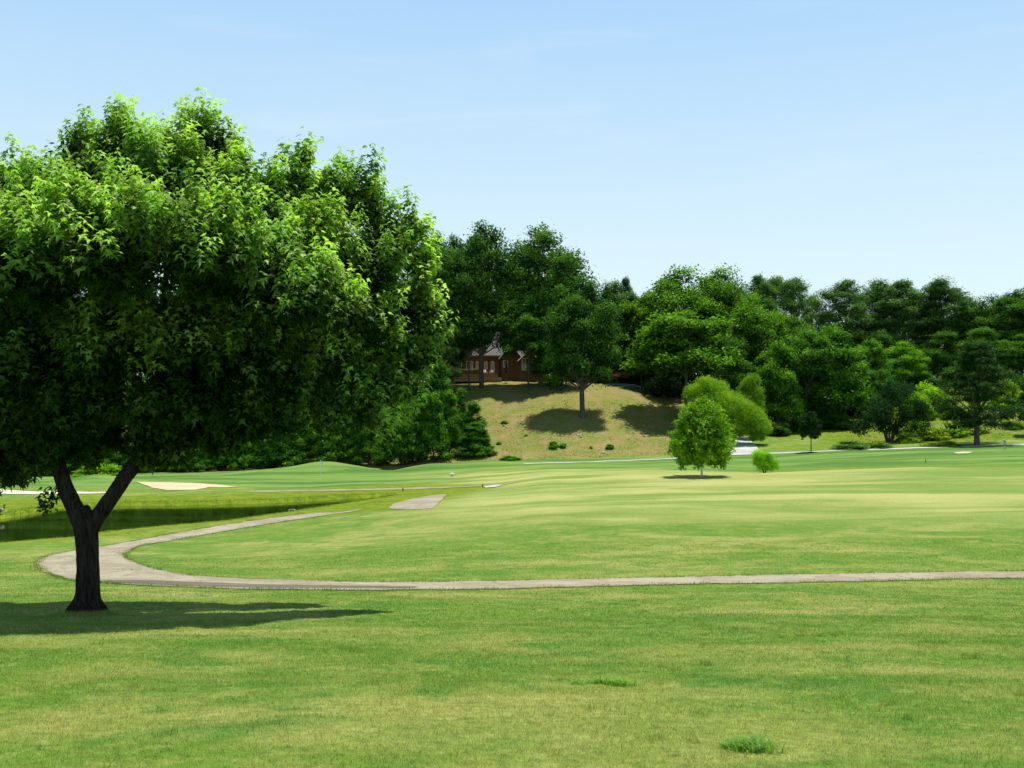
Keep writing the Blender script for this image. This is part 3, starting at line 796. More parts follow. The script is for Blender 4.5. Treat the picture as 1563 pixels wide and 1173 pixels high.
for px, top, w_, d, tx in [(905,452,90,222,'dark tree filling in behind the lone slope tree'),(960,462,80,226,'dark tree behind the hilltop driveway'),
      (730,425,110,232,'dark tree far behind the house chimney end'),(848,496,74,195,'low green tree at the right corner of the house')]:
    T('broadleaf_tree', 'oak%d' % (int(px+d) % 6), px, d, top, w_*1.1, tx, tint=(.62,.85,.85))
T('broadleaf_tree', 'mid', 716, 191, 462, 84, 'dark tree whose crown hangs low over the left end of the house', tint=(.55,.75,.8))
T('broadleaf_tree', 'mid', 806, 190, 478, 76, 'dark low crown hanging over the right gable of the house', tint=(.8,1.0,.8), rot=1.0)
# --- bright mass right of the hill
T('broadleaf_tree', 'oak3', 1032, 200, 408, 140, 'highest bright green tree right of the hilltop driveway', tint=(1.5,1.55,.7))
T('broadleaf_tree', 'oak1', 1100, 206, 410, 125, 'bright green tree, second peak right of the hilltop driveway', tint=(1.4,1.5,.7))
T('broadleaf_tree', 'mid', 985, 207, 452, 92, 'green tree over the start of the hilltop driveway', tint=(1.2,1.25,.8))
T('broadleaf_tree', 'mid', 1046, 178, 476, 160, 'bright green tree low in front of the two highest peaks', tint=(1.35,1.45,.7))
T('broadleaf_tree', 'oak5', 1148, 194, 448, 118, 'bright green tree above the light green willow', tint=(1.4,1.5,.65))
T('broadleaf_tree', 'low0', 1110, 180, 520, 96, 'dark green tree between the bright trees and the willow', tint=(.95,1.1,.9))
T('broadleaf_tree', 'low1', 1186, 181, 522, 72, 'soft green tree right behind the willow', tint=(1.5,1.6,1.0))
T('broadleaf_tree', 'oak2', 1205, 206, 480, 95, 'green tree on the falling shoulder of the wood', tint=(1.35,1.45,.7))
T('broadleaf_tree', 'mid', 1232, 184, 505, 96, 'dark tree over the half-hidden brick cottage', tint=(1.0,1.2,1.1))
T('broadleaf_tree', 'low0', 1272, 186, 500, 110, 'green tree right of the half-hidden brick cottage', tint=(1.2,1.4,.8))
T('broadleaf_tree', 'low1', 1300, 196, 540, 70, 'dark low tree behind the grey-green clump tree', tint=(1.0,1.2,.9))
T('broadleaf_tree', 'low2', 1328, 205, 520, 70, 'mid green tree in the notch below the tall pines', tint=(1.1,1.3,.8))
T('broadleaf_tree', 'oak1', 1380, 215, 522, 76, 'round bright green tree standing before the dark pines', tint=(1.9,2.0,.8))
T('broadleaf_tree', 'low1', 1345, 225, 505, 60, 'dark tree left of the round bright green tree', tint=(.7,.85,.8))
# --- pine ridge
pl = 'tall pines on the ridge beyond the fairway'
for px, top, w_, d, tx in [(1128,446,60,262,'leftmost of the tall ridge pines, half behind the bright trees'),(1158,431,64,250,'ridge pine with a flat top just right of the bright trees'),(1184,429,70,262,'widest pine of the left ridge cluster'),
      (1212,431,72,255,'ridge pine at the right of the left cluster'),(1240,456,44,266,'short ridge pine before the gap of sky'),(1290,436,84,252,'wide pine just right of the gap of sky'),
      (1316,454,50,262,'slim pine with sky showing through beside it'),(1343,435,72,256,'pine behind the round bright green tree, left one'),(1377,434,86,250,'wide pine above the round bright green tree'),
      (1404,452,60,262,'lower pine behind the dark tall pair'),(1431,434,90,246,'darkest and fullest of the ridge pines'),(1457,445,54,256,'narrow pine top right of the darkest pine'),(1265,478,50,268,'lowest pine in the gap of sky'),(1360,446,44,268,'pine top peeping between two wider ridge pines')]:
    T('pine_tree', 'tall%d' % (int(px) % 4), px, d, top, w_*1.2, tx, group=pl, tint=(2.0,2.1,1.9) if px < 1400 else (1.2,1.4,1.2))
for px, top, w_, d, tx in [(1480,452,60,250,'dark tree just right of the ridge pines'),(1515,450,66,246,'dark round tree above the lone fairway pine'),(1550,440,70,240,'tall dark tree at the edge of the ridge wood'),(1590,424,80,240,'highest dark tree at the end of the ridge wood'),
      (1500,500,80,232,'lower dark tree behind the lone fairway pine'),(1560,510,80,228,'lower dark tree at the edge of the view'),(1440,505,70,238,'shadowy tree under the darkest pine'),(1625,470,90,230,'dark tree past the edge of the view'),
      (1405,520,60,245,'shadowy tree behind the round bright green tree'),(1300,500,60,255,'shadowy tree beneath the gap in the pines')]:
    T('broadleaf_tree', 'oak%d' % (int(px+d) % 6), px, d, top, w_*1.2, tx, group='dark trees closing the ridge', tint=(.95,1.15,.85))
# --- lone trees on the right
T('pine_tree', 'dpine', 1491, 156, 520, 122, 'dark spreading pine standing alone beside the far concrete path', tint=(.62,.85,.6), base_row=679.5, rot=1.2)
T('broadleaf_tree', 'low2', 1575, 160, 560, 40, 'dark branchy tree cut by the edge of the view', tint=(.6,.8,.8))

# --- woods on the left behind the green
wood = 'trees of the wood behind the putting green'
rn = random.Random(8)
k = 0
for px in range(-220, 606, 46):
    for row_i, (d, dt) in enumerate([(164, 0), (178, 1), (194, 2)]):
        q = px+rn.uniform(-16, 16)+row_i*14
        if row_i == 2 and 120 < q < 560: k += 1; continue
        topb = np.interp(q, [-300, 0, 300, 420, 520, 600, 660], [520, 520, 500, 455, 420, 400, 370])
        top = topb+[95, 45, 0][row_i]+rn.uniform(-14, 18)
        pr = ['low%d' % (k % 3), 'oak%d' % (k % 6), 'oak%d' % ((k+3) % 6)][row_i]
        T('woodland_tree', pr, q, d, top, [88, 104, 112][row_i]*rn.uniform(.85, 1.1), 'dark green tree in the dense wood behind the putting green', group=wood,
          tint=(rn.uniform(.62, .9), rn.uniform(.85, 1.05), rn.uniform(.75, 1.0))); k += 1
under = 'young trees along the front edge of the wood'
UL = []
for i, px in enumerate(range(-90, 745, 27)):
    q = px+rn.uniform(-7, 7)
    d = np.interp(q, [-200, 300, 500, 745], [152, 154, 156, 157])+rn.uniform(-2, 2)
    top = np.interp(q, [-200, 300, 450, 600, 690, 745], [672, 655, 640, 618, 608, 655])+rn.uniform(-16, 10)
    tn = rn.choice([(1.0, 1.25, .9), (.8, 1.15, 1.0), (1.25, 1.4, .9)])
    T('young_tree', 'sap%d' % (i % 3), q, d, top, rn.uniform(40, 56), 'leafy young tree in the front edge of the wood behind the green', group=under, tint=tn, sink=.5)
for px, top, d, w_, tx in [(735, 648, 158, 34, 'outermost young tree at the foot of the dry slope'), (722, 612, 161, 44, 'young tree climbing the edge of the dry slope'), (704, 592, 166, 34, 'young tree two from the dry slope, leaning over the wood edge'),
                      (676, 560, 172, 44, 'upper young tree just below the hammock'), (664, 540, 170, 60, 'thick young tree under the dark conifer'), (634, 560, 168, 60, 'young tree showing below the tip of the maple')]:
    T('young_tree', 'sap%d' % (px % 3), px, d, top, w_*1.1, tx, group=under, tint=(1.0, 1.3, 1.0), sink=.5)

# --- shrubs
T('hedge_shrub', 'bush0', 152, 136, 703, 84, 'yellow-green shrub seen through the fork of the maple', 'shrub', tint=(1.9,1.9,.5), sink=.3)
def lobed_shrub(name, label, cat, lobes, d, mat, tint, seed, leaf=.30, kk='sliver', width=.30, k0=60, group=None, up=.25, stems=0):
    cx = sum(q[0] for q in lobes)/len(lobes); x0 = (cx-CX)/F*d; z0 = gz(x0, d); k = d/F
    r = empty(name, (x0, d, z0)); tag(r, label, cat, group)
    rg = np.random.default_rng(seed); Ps, Ds, Ns, Ss, Tp = [], [], [], [], []
    for px, row, rp, dy in lobes:
        c = np.array([(px-CX)*k-x0, dy, (HZ-row)*k-z0]); rr = rp*k; n_ = int(k0*(1+rr*.9))
        u = unit(rg, n_); u[:, 2] = np.where(u[:, 2] < -.4, -u[:, 2], u[:, 2])
        C = c+u*rr*rg.uniform(.45, 1.12, (n_, 1))*np.array([1, 1, .95])
        P, D, Nn, S = clump_leaves(rg, C, u, 24, .10+rr*.12, leaf, .9)
        D = D*.9+np.array([0, 0, up])+u[np.repeat(np.arange(n_), 24)]*.5
        Ps.append(P); Ds.append(D); Ns.append(Nn); Ss.append(S); Tp.append(np.clip(np.repeat(u[:, 2], 24)*.6+rg.uniform(.1, .5, len(P)), 0, 1))  # lobe tops lighter: top light painted into the foliage colour
    cm = leaves_mesh('foliage', np.vstack(Ps), np.vstack(Ds), np.vstack(Ns), np.concatenate(Ss), kk, np.concatenate(Tp), width=width)
    o = link('foliage', cm, M[mat], r); o.color = (*tint, 1)
    for i in range(stems):
        t = MB(); q = lobes[i % len(lobes)]; t.tube([(0, 0, -.3), (((q[0]-CX)*k-x0)*.5, 0, ((HZ-q[1])*k-z0)*.4), ((q[0]-CX)*k-x0, q[3], (HZ-q[1])*k-z0)], [.09, .06, .02], 6); t.build('stem', M['bark2'], r, True)
lobed_shrub('willow_shrub', 'broad light green feathery willow mass leaning down over the concrete driveway', 'shrub',
    [(1062,604,15,0),(1078,592,15,.5),(1092,600,18,0),(1074,622,20,-.5),(1098,622,24,-.8),(1120,626,22,0),(1136,638,22,.3),(1152,648,20,.6),(1164,656,13,.8),(1116,648,20,0),(1090,646,22,0),(1140,660,14,1.0),(1070,642,16,0),(1158,668,9,1)], 165, 'feather', (1.3,1.25,1), 3, k0=110, stems=4)
lobed_shrub('willow_shrub', 'small light green willow top standing behind the broad one', 'shrub', [(1140,596,12,0),(1148,584,10,0),(1150,604,14,0),(1136,612,14,0),(1152,624,14,0)], 173, 'feather', (1.0,1.05,.9), 4, k0=90, stems=2)
x9, d9 = hit(1168, 722, 85, 104)
lobed_shrub('willow_shrub', 'small feathery shrub on the crest of the pale fairway', 'shrub', [(1158,697,7,0),(1160,706,8,0),(1172,706,9,.1),(1178,713,8,0),(1166,714,9,0),(1170,698,4,0)], d9, 'feather', (1.6,1.75,1.6), 5, leaf=.22, k0=70, width=.16, stems=3)
for px, row, top, w_, tx, tn in [(1300,688,671,64,'low grey-green shrub beside the concrete path','g'),(1345,687,674,40,'smaller grey-green shrub right of the low one','g'),(1425,618,580,80,'bright yellow-green bush mass below the pines','y'),
      (1400,640,598,60,'bright bush right behind the grey-green clump tree','y'),(1420,672,650,60,'tawny green bush beside the grey-green clump tree','b'),(1455,668,648,50,'yellow-green bush left of the lone fairway pine','y'),(1385,676,660,50,'tawny weeds at the foot of the clump tree','b'),
      (1220,660,640,40,'dark bush under the trees by the lollipop tree','d'),(1190,664,642,44,'dark bush right of the willows','d'),(1280,655,632,60,'dark bush in the shade behind the lollipop tree','d'),
      (1458,640,615,44,'tawny-topped bush up the slope left of the lone pine','b'),(1548,655,640,40,'yellow-green bush right of the lone pine','y'),(1437,684,672,70,'low tawny weeds beside the concrete path','b'),(1480,662,648,60,'russet weeds behind the lone pine trunk','b'),(1400,664,640,44,'bright bush between the clump tree and the lone pine','y'),(1530,622,604,56,'pale green bush on the upper far slope','y'),
      (1538,600,578,44,'olive bush high on the far slope','b'),(1335,640,600,60,'dark bush behind the grey-green clump tree','d')]:
    T('wild_bush', 'bush%d' % (px % 3), px, 165, top, w_, tx, 'bush', tint={'g': (1.5,1.45,2.6), 'y': (2.4,2.2,.6), 'b': (2.6,1.9,1.1), 'd': (.6,.8,.8)}[tn], base_row=row, sink=.3)
for px, row, w_, h_, tx in [(845,684,17,11,'largest little green bush low on the dry slope'),(860,683,12,7,'small bush touching the largest one on the dry slope'),(931,686,14,9,'little bush near the white rocks on the dry slope'),(762,679,8,6,'dark little bush at the left of the dry slope'),
      (779,703,30,8,'flat weedy bush at the foot of the dry slope'),(902,685,6,4,'tiny dark tuft left of the white rocks'),(770,646,12,4,'green tuft above the pale stone on the dry slope'),(803,666,6,3,'tiny tuft in the middle of the dry slope')]:
    T('slope_bush', 'bush%d' % (px % 3), px, 165, row-h_, w_*1.2, tx, 'bush', tint=(1.4,1.7,.9), base_row=row, sink=.1)
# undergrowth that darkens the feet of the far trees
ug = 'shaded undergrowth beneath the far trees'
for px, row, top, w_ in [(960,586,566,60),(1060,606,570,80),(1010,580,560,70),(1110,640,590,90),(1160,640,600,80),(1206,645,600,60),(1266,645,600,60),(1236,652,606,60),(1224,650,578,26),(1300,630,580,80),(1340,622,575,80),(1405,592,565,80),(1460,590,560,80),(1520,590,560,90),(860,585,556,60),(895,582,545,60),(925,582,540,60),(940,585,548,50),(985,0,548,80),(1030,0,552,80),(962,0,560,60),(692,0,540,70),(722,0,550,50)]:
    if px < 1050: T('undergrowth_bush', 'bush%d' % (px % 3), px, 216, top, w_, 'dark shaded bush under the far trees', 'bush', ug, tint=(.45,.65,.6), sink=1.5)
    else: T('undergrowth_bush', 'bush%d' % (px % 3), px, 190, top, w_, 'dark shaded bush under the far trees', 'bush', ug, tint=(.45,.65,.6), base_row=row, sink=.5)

# --- grey-green clump tree (several stems)
def clump_tree():
    x, d = hit(1357, 676, 150, 190); z = gz(x, d)
    r = empty('clump_tree', (x, d, z)); tag(r, 'grey-green clump tree with several bare leaning stems beside the concrete path', 'tree')
    h = 95/F*d; rg = np.random.default_rng(5); rn = random.Random(4)
    Ps, Ds, Ns, Ss = [], [], [], []
    for cx, cz, rr in [(0,.62,.24),(.22,.70,.22),(.34,.48,.20),(.44,.30,.16),(-.22,.56,.22),(-.30,.34,.16),(.08,.36,.22),(-.42,.24,.13),(.30,.84,.13),(-.02,.84,.15),(.18,.22,.14),(-.1,.26,.12),(.46,.56,.12)]:
        c = np.array([cx*h, rn.uniform(-.2, .2)*h, cz*h]); k = 90
        u = unit(rg, k); C = c+u*rr*h*rg.uniform(.6, 1.05, (k, 1))
        P, D, Nn, S = clump_leaves(rg, C, u, 14, .28, .30); Ps.append(P); Ds.append(D); Ns.append(Nn); Ss.append(S)
    cm = leaves_mesh('crown', np.vstack(Ps), np.vstack(Ds), np.vstack(Ns), np.concatenate(Ss), 'card', width=.45)
    o = link('crown', cm, M['leaf'], r); o.color = (.95, 1.05, 1.9, 1)
    for i, (ex, ez) in enumerate([(-.26,.5),(-.12,.6),(.04,.62),(.18,.6),(.30,.5)]):
        s = MB(); s.tube([(ex*.1*h, 0, -.3), (ex*.35*h, rn.uniform(-.3, .3), ez*h*.35), (ex*h, rn.uniform(-.6, .6), ez*h)], [.17, .13, .05], 7); s.build('stem', M['bark2'], r, True)
clump_tree()

# --- small trees built singly
def small_tree(name, label, px, row, d0, d1, top, wpx, stem_r, crown_from, leaf, mat, tint, seed, tip=False, stem_mat='bark2', dens=1.0):
    x, d = hit(px, row, d0, d1); z = gz(x, d)
    r = empty(name, (x, d, z)); tag(r, label, 'tree')
    h = (row-top)/F*d; w_ = wpx/F*d; cb = h*crown_from
    rg = np.random.default_rng(seed)
    Ps, Ds, Ns, Ss, Tp = [], [], [], [], []
    tm = MB(); tm.tube([(0, 0, -.3), (0, 0, cb), (.03, 0, h*.7), (0, 0, h*.95)], [stem_r*1.1, stem_r, stem_r*.6, stem_r*.15], 10)
    nb = int(60*dens)
    for i in range(nb):
        t = (i+.5)/nb; zz = cb+(h-cb)*t
        prof = (min(1, .70+t*1.6))*(1-t**2.6)**.62
        a = i*2.399+rg.uniform(-.3, .3); rr = w_/2*prof*rg.uniform(.42, 1.10)
        c = np.array([math.cos(a)*rr, math.sin(a)*rr, zz])
        tm.tube([(0, 0, max(cb*.95, zz-rr*.7)), tuple(c*.55+np.array([0, 0, (zz-rr*.35)*.45])), tuple(c)], [stem_r*.3, stem_r*.2, stem_r*.07], 5, False)
        k = 16; C = c+rg.normal(size=(k, 3))*w_*.062
        u = unit(rg, k)
        P, D, Nn, S = clump_leaves(rg, C, u, 16, w_*.028, leaf, .8, .5, .35); Ps.append(P); Ds.append(D); Ns.append(Nn); Ss.append(S)
        Tp.append(np.clip(rg.normal(.55, .3, len(P)), 0, 1))
    cm = leaves_mesh('crown', np.vstack(Ps), np.vstack(Ds), np.vstack(Ns), np.concatenate(Ss), 'maple' if tip else 'card', np.concatenate(Tp) if tip else None)
    o = link('crown', cm, M[mat], r); o.color = (*tint, 1)
    tm.build('trunk', M[stem_mat], r, True)
    return r, x, d, z, h
M['young_leaf'] = leaf_mat('young_tree_leaf', (.06, .17, .008), (.12, .28, .012), .38, .2, .5, 'tip', (.26, .46, .02))
yt, x, d, z, h = small_tree('young_shade_tree', 'bright green young tree with a white trunk guard on the pale fairway', 1071, 728, 85, 100, 620, 90, .07, .22, .24, 'young_leaf', (1, 1, 1), 7, tip=True, dens=1.6)
gd = MB(); gd.tube([(0, 0, -.05), (0, 0, .6), (0, 0, 1.28)], [.10, .095, .09], 12); gd.build('trunk_guard', M['white'], yt, True)
small_tree('lollipop_tree', 'small dark lollipop-shaped tree on a thin stem beside the concrete path', 1238, 691, 138, 165, 632, 29, .07, .42, .24, 'leaf', (.8, 1.0, 1.3), 9, dens=.7)
small_tree('weeping_tree', 'low black-looking spreading tree at the hilltop driveway', 1014, 609, 178, 205, 580, 56, .18, .35, .30, 'leaf', (.35, .45, .5), 11, dens=.9)
small_tree('driveway_tree', 'thin dark stemmed tree in front of the hilltop driveway', 979, 595, 183, 210, 545, 46, .12, .5, .30, 'leaf', (.9, 1.1, .8), 12, dens=.7)

# ------------------------------------------------------------------ the big maple
def big_maple():
    D0 = 21.5; S = D0/F
    bx = (132-CX)*S; bz = gz(bx, D0)
    r = empty('maple_tree', (bx, D0, bz)); tag(r, 'big forked maple tree with a broad bright-tipped crown near the cart path', 'tree')
    def L(px, row, dy=0.0):                       # local point of a photo pixel at the tree's distance
        d = D0+dy; return Vector(((px-CX)/F*d-bx, dy, (HZ-row)/F*d-bz))
    rn = random.Random(3)
    mb = MB()
    mb.tube([L(131,956), L(131,938), L(132,925), L(134,905), L(134,870), L(133,835), L(131,800), L(122,775,.0)], [.50, .42, .28, .235, .222, .228, .25, .19], 20)
    mb.tube([L(133,815), L(118,782), L(103,752), L(92,722), L(84,690,.1), L(78,640,.2), L(66,580,.2), L(60,500,.3), L(75,420,.3)], [.19, .185, .172, .16, .15, .13, .10, .07, .04], 16)
    mb.tube([L(131,820), L(150,788), L(172,758), L(192,728,.1), L(216,695,.3), L(245,655,.5), L(280,600,.8), L(315,530,1.0), L(340,450,1.2), L(350,360,1.2)], [.17, .17, .155, .15, .145, .13, .11, .09, .06, .03], 16)
    for k in range(7):
        a = k*.9+.2; mb.tube([L(132,915)+Vector((math.cos(a)*.16, math.sin(a)*.16, 0)), L(132,934)+Vector((math.cos(a)*.33, math.sin(a)*.33, 0)), L(132,950)+Vector((math.cos(a)*.52, math.sin(a)*.52, -.12))], [.10, .12, .07], 8)
    me = mb.mesh('maple_trunk_raw'); o = bpy.data.objects.new('tmp', me); COL.objects.link(o)
    md = o.modifiers.new('r', 'REMESH'); md.mode = 'VOXEL'; md.voxel_size = .022
    sm_ = o.modifiers.new('s', 'SMOOTH'); sm_.iterations = 6; sm_.factor = .6
    dg = bpy.context.evaluated_depsgraph_get(); me2 = bpy.data.meshes.new_from_object(o.evaluated_get(dg)); me2.name = 'maple_trunk'
    bpy.data.objects.remove(o)
    V = np.empty(len(me2.vertices)*3); me2.vertices.foreach_get('co', V); V = V.reshape(-1, 3)
    Nn = np.empty(len(me2.vertices)*3); me2.vertices.foreach_get('normal', Nn); Nn = Nn.reshape(-1, 3)
    a = np.arctan2(Nn[:, 1], Nn[:, 0])
    V += Nn*((fbm(a*7+V[:, 2]*.5, V[:, 2]*2.6, 4, 3)-.44)*.055+(fbm(V[:, 0]*3+9, V[:, 2]*2, 8, 2)-.37)*.05)[:, None]
    me2.vertices.foreach_set('co', V.ravel()); smooth(me2)
    link('trunk', me2, M['bark'], r)
    # crown volume as lobes:  px, row, radius px, depth offset, leaf weight
    blobs = [(180,225,40,0),(135,245,44,.4),(118,222,20,.2),(292,222,42,.2),(320,205,20,.2),(262,225,24,0),(345,245,30,.6),(235,290,85,-.8),(180,300,90,.5),(100,320,85,0),(40,300,60,.4),(20,275,30,.6),(-20,340,70,0),
      (-90,400,80,0),(-130,500,90,.3),(330,300,75,-.5),(400,330,60,.5),(445,300,46,.8),(452,262,22,.8),(510,310,42,1.0),(512,275,18,1.1),(560,320,40,1.2),(560,285,20,1.2),(590,370,46,1.4),(635,345,18,1.4),(640,400,32,1.6),(560,410,70,1.0),
      (470,380,80,.2),(400,420,90,-1.2),(300,390,100,-2.5),(180,385,110,-2.8),(60,410,100,-2.3),(450,450,75,-1.6),(500,470,60,-.8),(560,490,65,.6),(620,470,48,1.6),(655,490,30,1.7),(600,540,52,1.5),(635,545,30,1.7),(560,570,48,1.3),
      (500,550,70,.2),(400,545,85,-.7),(300,530,95,-1.2),(180,530,95,-1.3),(60,545,95,-1.0),(-30,470,80,-1.2),(-40,580,80,-1.0),(330,610,60,-.6),(240,620,60,-.9),(120,620,70,-.9),(30,640,60,-.6),(-60,660,60,-.5),(430,600,50,-.5),(500,610,34,.4),(585,600,24,1.2),
      (300,330,110,2.6),(180,360,120,2.8),(420,400,100,3.0),(60,400,110,2.6),(500,480,90,3.2),(350,500,110,3.4),(200,520,110,3.4),(60,540,100,3.0),(560,450,60,3.4),(420,570,60,2.6),(280,610,60,2.4),(150,640,55,2.2),(40,660,50,1.8),(5,690,36,.5),(-50,560,90,2.0),
      (100,672,45,-.4),(180,665,38,.6),(60,690,40,.2),(20,715,30,.6),(130,690,34,.9),(-30,700,50,.4),(240,672,40,1.0),(300,655,42,.6),(380,650,38,.2),(265,688,36,.4),(225,690,28,.2),(335,672,36,.3),(430,640,42,.4),(500,640,36,.6),(560,630,32,.8),(610,590,34,1.3),(320,620,45,.8),(-10,400,70,-1.5),(640,440,28,1.4),(665,480,16,1.6)]
    rg = np.random.default_rng(21)
    Bc, Br = [], []
    for px, row, rp, dy in blobs:
        c = L(px, row, dy); Bc.append((c.x, c.y, c.z)); Br.append(rp*S)
    Bc = np.array(Bc); Br = np.array(Br)
    SP, SD, ST = [], [], []
    for i in range(len(Bc)):
        n_ = int(165*Br[i]**2)+6
        u = unit(rg, n_); u[:, 2] = np.where(u[:, 2] < -.3, -u[:, 2], u[:, 2])
        q = rg.uniform(.45, 1.12, (n_, 1))
        p = Bc[i]+u*max(.12, Br[i]*.96-.30)*q-np.array([0, 0, .26])
        # how deep inside the union of lobes
        dd = np.full(n_, 9.0)
        for j in range(len(Bc)):
            if j == i: continue
            dd = np.minimum(dd, np.linalg.norm(p-Bc[j], axis=1)/Br[j])
        gap = fbm(p[:, 0]*1.5+p[:, 1]*.9+40, p[:, 2]*1.5+p[:, 1]*.7+9, 17, 2)
        keep = ((dd > .78) & (gap > .32)) | (rg.uniform(0, 1, n_) < .14)
        p, u, dd, q = p[keep], u[keep], dd[keep], q[keep]
        lowf = 1-.75*sstep(470, 570, np.full(len(p), float(blobs[i][1])))*(1-sstep(380, 460, np.full(len(p), float(blobs[i][0]))))  # lower left lobes darker, shade painted into the leaf colour
        SP.append(p); SD.append(u*.6+np.array([0, 0, .85])+rg.normal(size=u.shape)*.18); ST.append(np.clip((dd-.62)*2.4, 0, 1)*np.clip(.75+u[:, 2]*.6, .3, 1)*lowf*(.15+.85*sstep(.62, .98, q[:, 0])))  # outer new growth lighter; upward sides also painted as lit
    # upright shoots standing out of every lobe
    for i in range(len(Bc)):
        for q_ in range(int(13*Br[i]**2)+1):
            u = unit(rg, 1)[0]; u[2] = abs(u[2])*.9-.15
            b0 = Bc[i]+u*max(.1, Br[i]-.30)
            if min(np.linalg.norm(b0-Bc[j])/Br[j] for j in range(len(Bc)) if j != i) < .78: continue
            ln_ = rg.uniform(.30, .75); ln2 = np.array([u[0]*.35, u[1]*.35, 1.0]); k = int(ln_/.12)+2
            lo = .12+.88*float(1-sstep(470, 570, blobs[i][1])*(1-sstep(380, 460, blobs[i][0])))  # painted shade for the shoots on the lower left lobes
            for w_ in range(k):
                t = w_/(k-1); p = b0+ln2*ln_*(t-.25)+rg.normal(size=3)*.07*(1-t*.6)
                SP.append(p[None]); SD.append((ln2+rg.normal(size=3)*.25)[None]); ST.append(np.array([(.35+.6*t)*lo]))
    # inner foliage without any light tone, its shade put into the colour
    n2 = 5200
    j = rg.choice(len(Bc), n2, p=Br**2.4/np.sum(Br**2.4)); p = Bc[j]+unit(rg, n2)*(Br[j]*.6*rg.uniform(0, 1, n2)**.5)[:, None]
    SP.append(p); SD.append(unit(rg, n2)); ST.append(np.zeros(n2))
    # upright leading shoots that break the outline
    for px, row, ln, dy in [(182,148,70,0),(170,172,50,.2),(128,168,60,.3),(112,185,50,.3),(150,178,50,-.2),(222,180,55,0),(245,172,60,.2),(282,152,70,.2),(300,166,50,.1),(320,160,70,.3),(262,182,50,0),(345,212,50,.6),(365,208,50,.6),(372,235,40,.6),
          (435,212,70,.8),(463,210,75,.8),(448,232,40,.5),(512,234,70,1.1),(495,252,50,1.0),(532,262,50,1.0),(578,262,60,1.3),(594,290,45,1.3),(560,275,50,1.2),(612,330,40,1.5),(648,326,60,1.7),(630,345,45,1.5),(660,372,35,1.7),(682,484,50,1.8),(668,470,40,1.7),(660,440,40,1.6),
          (18,242,55,.4),(36,262,45,.3),(82,232,50,.2),(60,250,45,.2),(100,228,40,.2),(404,252,50,.5),(385,270,40,.3),(420,262,30,.7),(-30,262,60,.2),(-80,300,60,.2),(655,545,35,1.6),(640,590,40,1.5),(600,625,40,1.2)]:
        e = L(px, row, dy); k = max(4, int(ln/9)); lean = (px-300)/500.0
        for q in range(int(k*1.9)):
            t = q/(k*1.9-1)
            p = e+Vector((-lean*t*ln*S*1.2+rn.uniform(-1, 1)*(.02+.20*t), rn.uniform(-1, 1)*(.02+.20*t), -t*ln*S-.36))
            SP.append(np.array([[p.x, p.y, p.z]])); SD.append(np.array([[lean*.5+rn.uniform(-.5, .5)*t, rn.uniform(-.5, .5)*t, 1.0]])); ST.append(np.array([.95-.35*t]))
    # a spray hanging by the left limb
    ex = [L(84,748), L(78,756), L(92,744), L(74,742)]
    SP.append(np.array([tuple(e) for e in ex])); SD.append(np.tile([[-.3, 0, -.6]], (len(ex), 1))); ST.append(np.zeros(len(ex)))
    SP = np.vstack(SP); SD = np.vstack(SD); ST = np.concatenate(ST)
    SD /= np.linalg.norm(SD, axis=1, keepdims=True)
    per = 14
    n_ = len(SP)*per
    t = np.tile(np.linspace(0, 1, per), len(SP))
    P0 = np.repeat(SP, per, 0); Dd = np.repeat(SD, per, 0)
    side = np.cross(Dd, unit(rg, n_)); side /= np.linalg.norm(side, axis=1, keepdims=True)
    tw = np.repeat(rg.uniform(.28, .58, len(SP)), per)
    P = P0+Dd*(t*tw)[:, None]+side*rg.uniform(.02, .11, (n_, 1))
    LD = side*1.0+Dd*.25+np.array([0, 0, -.75])*rg.uniform(.4, 1.4, (n_, 1))
    LN = np.array([0, -.15, .8])+side*.35+unit(rg, n_)*.55
    size = rg.uniform(.10, .19, n_)*(1.15-.3*t)
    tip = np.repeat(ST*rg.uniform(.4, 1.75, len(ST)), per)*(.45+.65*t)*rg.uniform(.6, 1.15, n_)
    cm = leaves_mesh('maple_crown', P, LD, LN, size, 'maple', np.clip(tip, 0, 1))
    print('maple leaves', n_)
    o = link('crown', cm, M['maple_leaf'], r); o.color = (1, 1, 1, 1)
    # boughs
    ends = [(180,300,.2),(110,330,.3),(40,420,0),(-60,480,.2),(250,330,.2),(300,300,.3),(430,380,.8),(500,350,1.0),(560,400,1.3),(590,480,1.4),(500,510,.4),(400,480,-1.0),(250,450,-1.8),(140,450,-1.8),(30,560,-1.4),(330,420,2.4),(180,420,2.4),(450,500,2.6),(540,560,1.2),(100,560,2.4)]
    starts = [(66,580,.2),(70,560,.2),(78,640,.2),(80,660,.1),(280,600,.8),(315,530,1.0),(315,530,1.0),(315,530,1.0),(300,560,.9),(280,600,.8),(262,630,.6),(250,648,.5),(230,670,.4),(84,690,.1),(86,700,.1),(300,560,.9),(66,580,.2),(262,630,.6),(216,695,.3),(78,640,.2)]
    for (a, b, c), (e, f_, g_) in zip(ends, starts):
        s0 = L(e, f_, g_); s1 = L(a, b, c); mid = s0.lerp(s1, .5)+Vector((rn.uniform(-.2, .2), rn.uniform(-.2, .2), .25))
        bm_ = MB(); bm_.tube([s0, s0.lerp(mid, .55)+Vector((0, 0, .05)), mid, mid.lerp(s1, .5)+Vector((rn.uniform(-.1, .1), 0, .06)), s1], [.075, .06, .048, .03, .012], 7)
        bm_.build('bough', M['bark'], r, True)
    # twig bearing the low spray
    tb = MB(); tb.tube([L(97,738), L(88,740), L(80,748), L(76,756)], [.02, .012, .008, .004], 6); tb.build('bough', M['bark'], r, True)
big_maple()


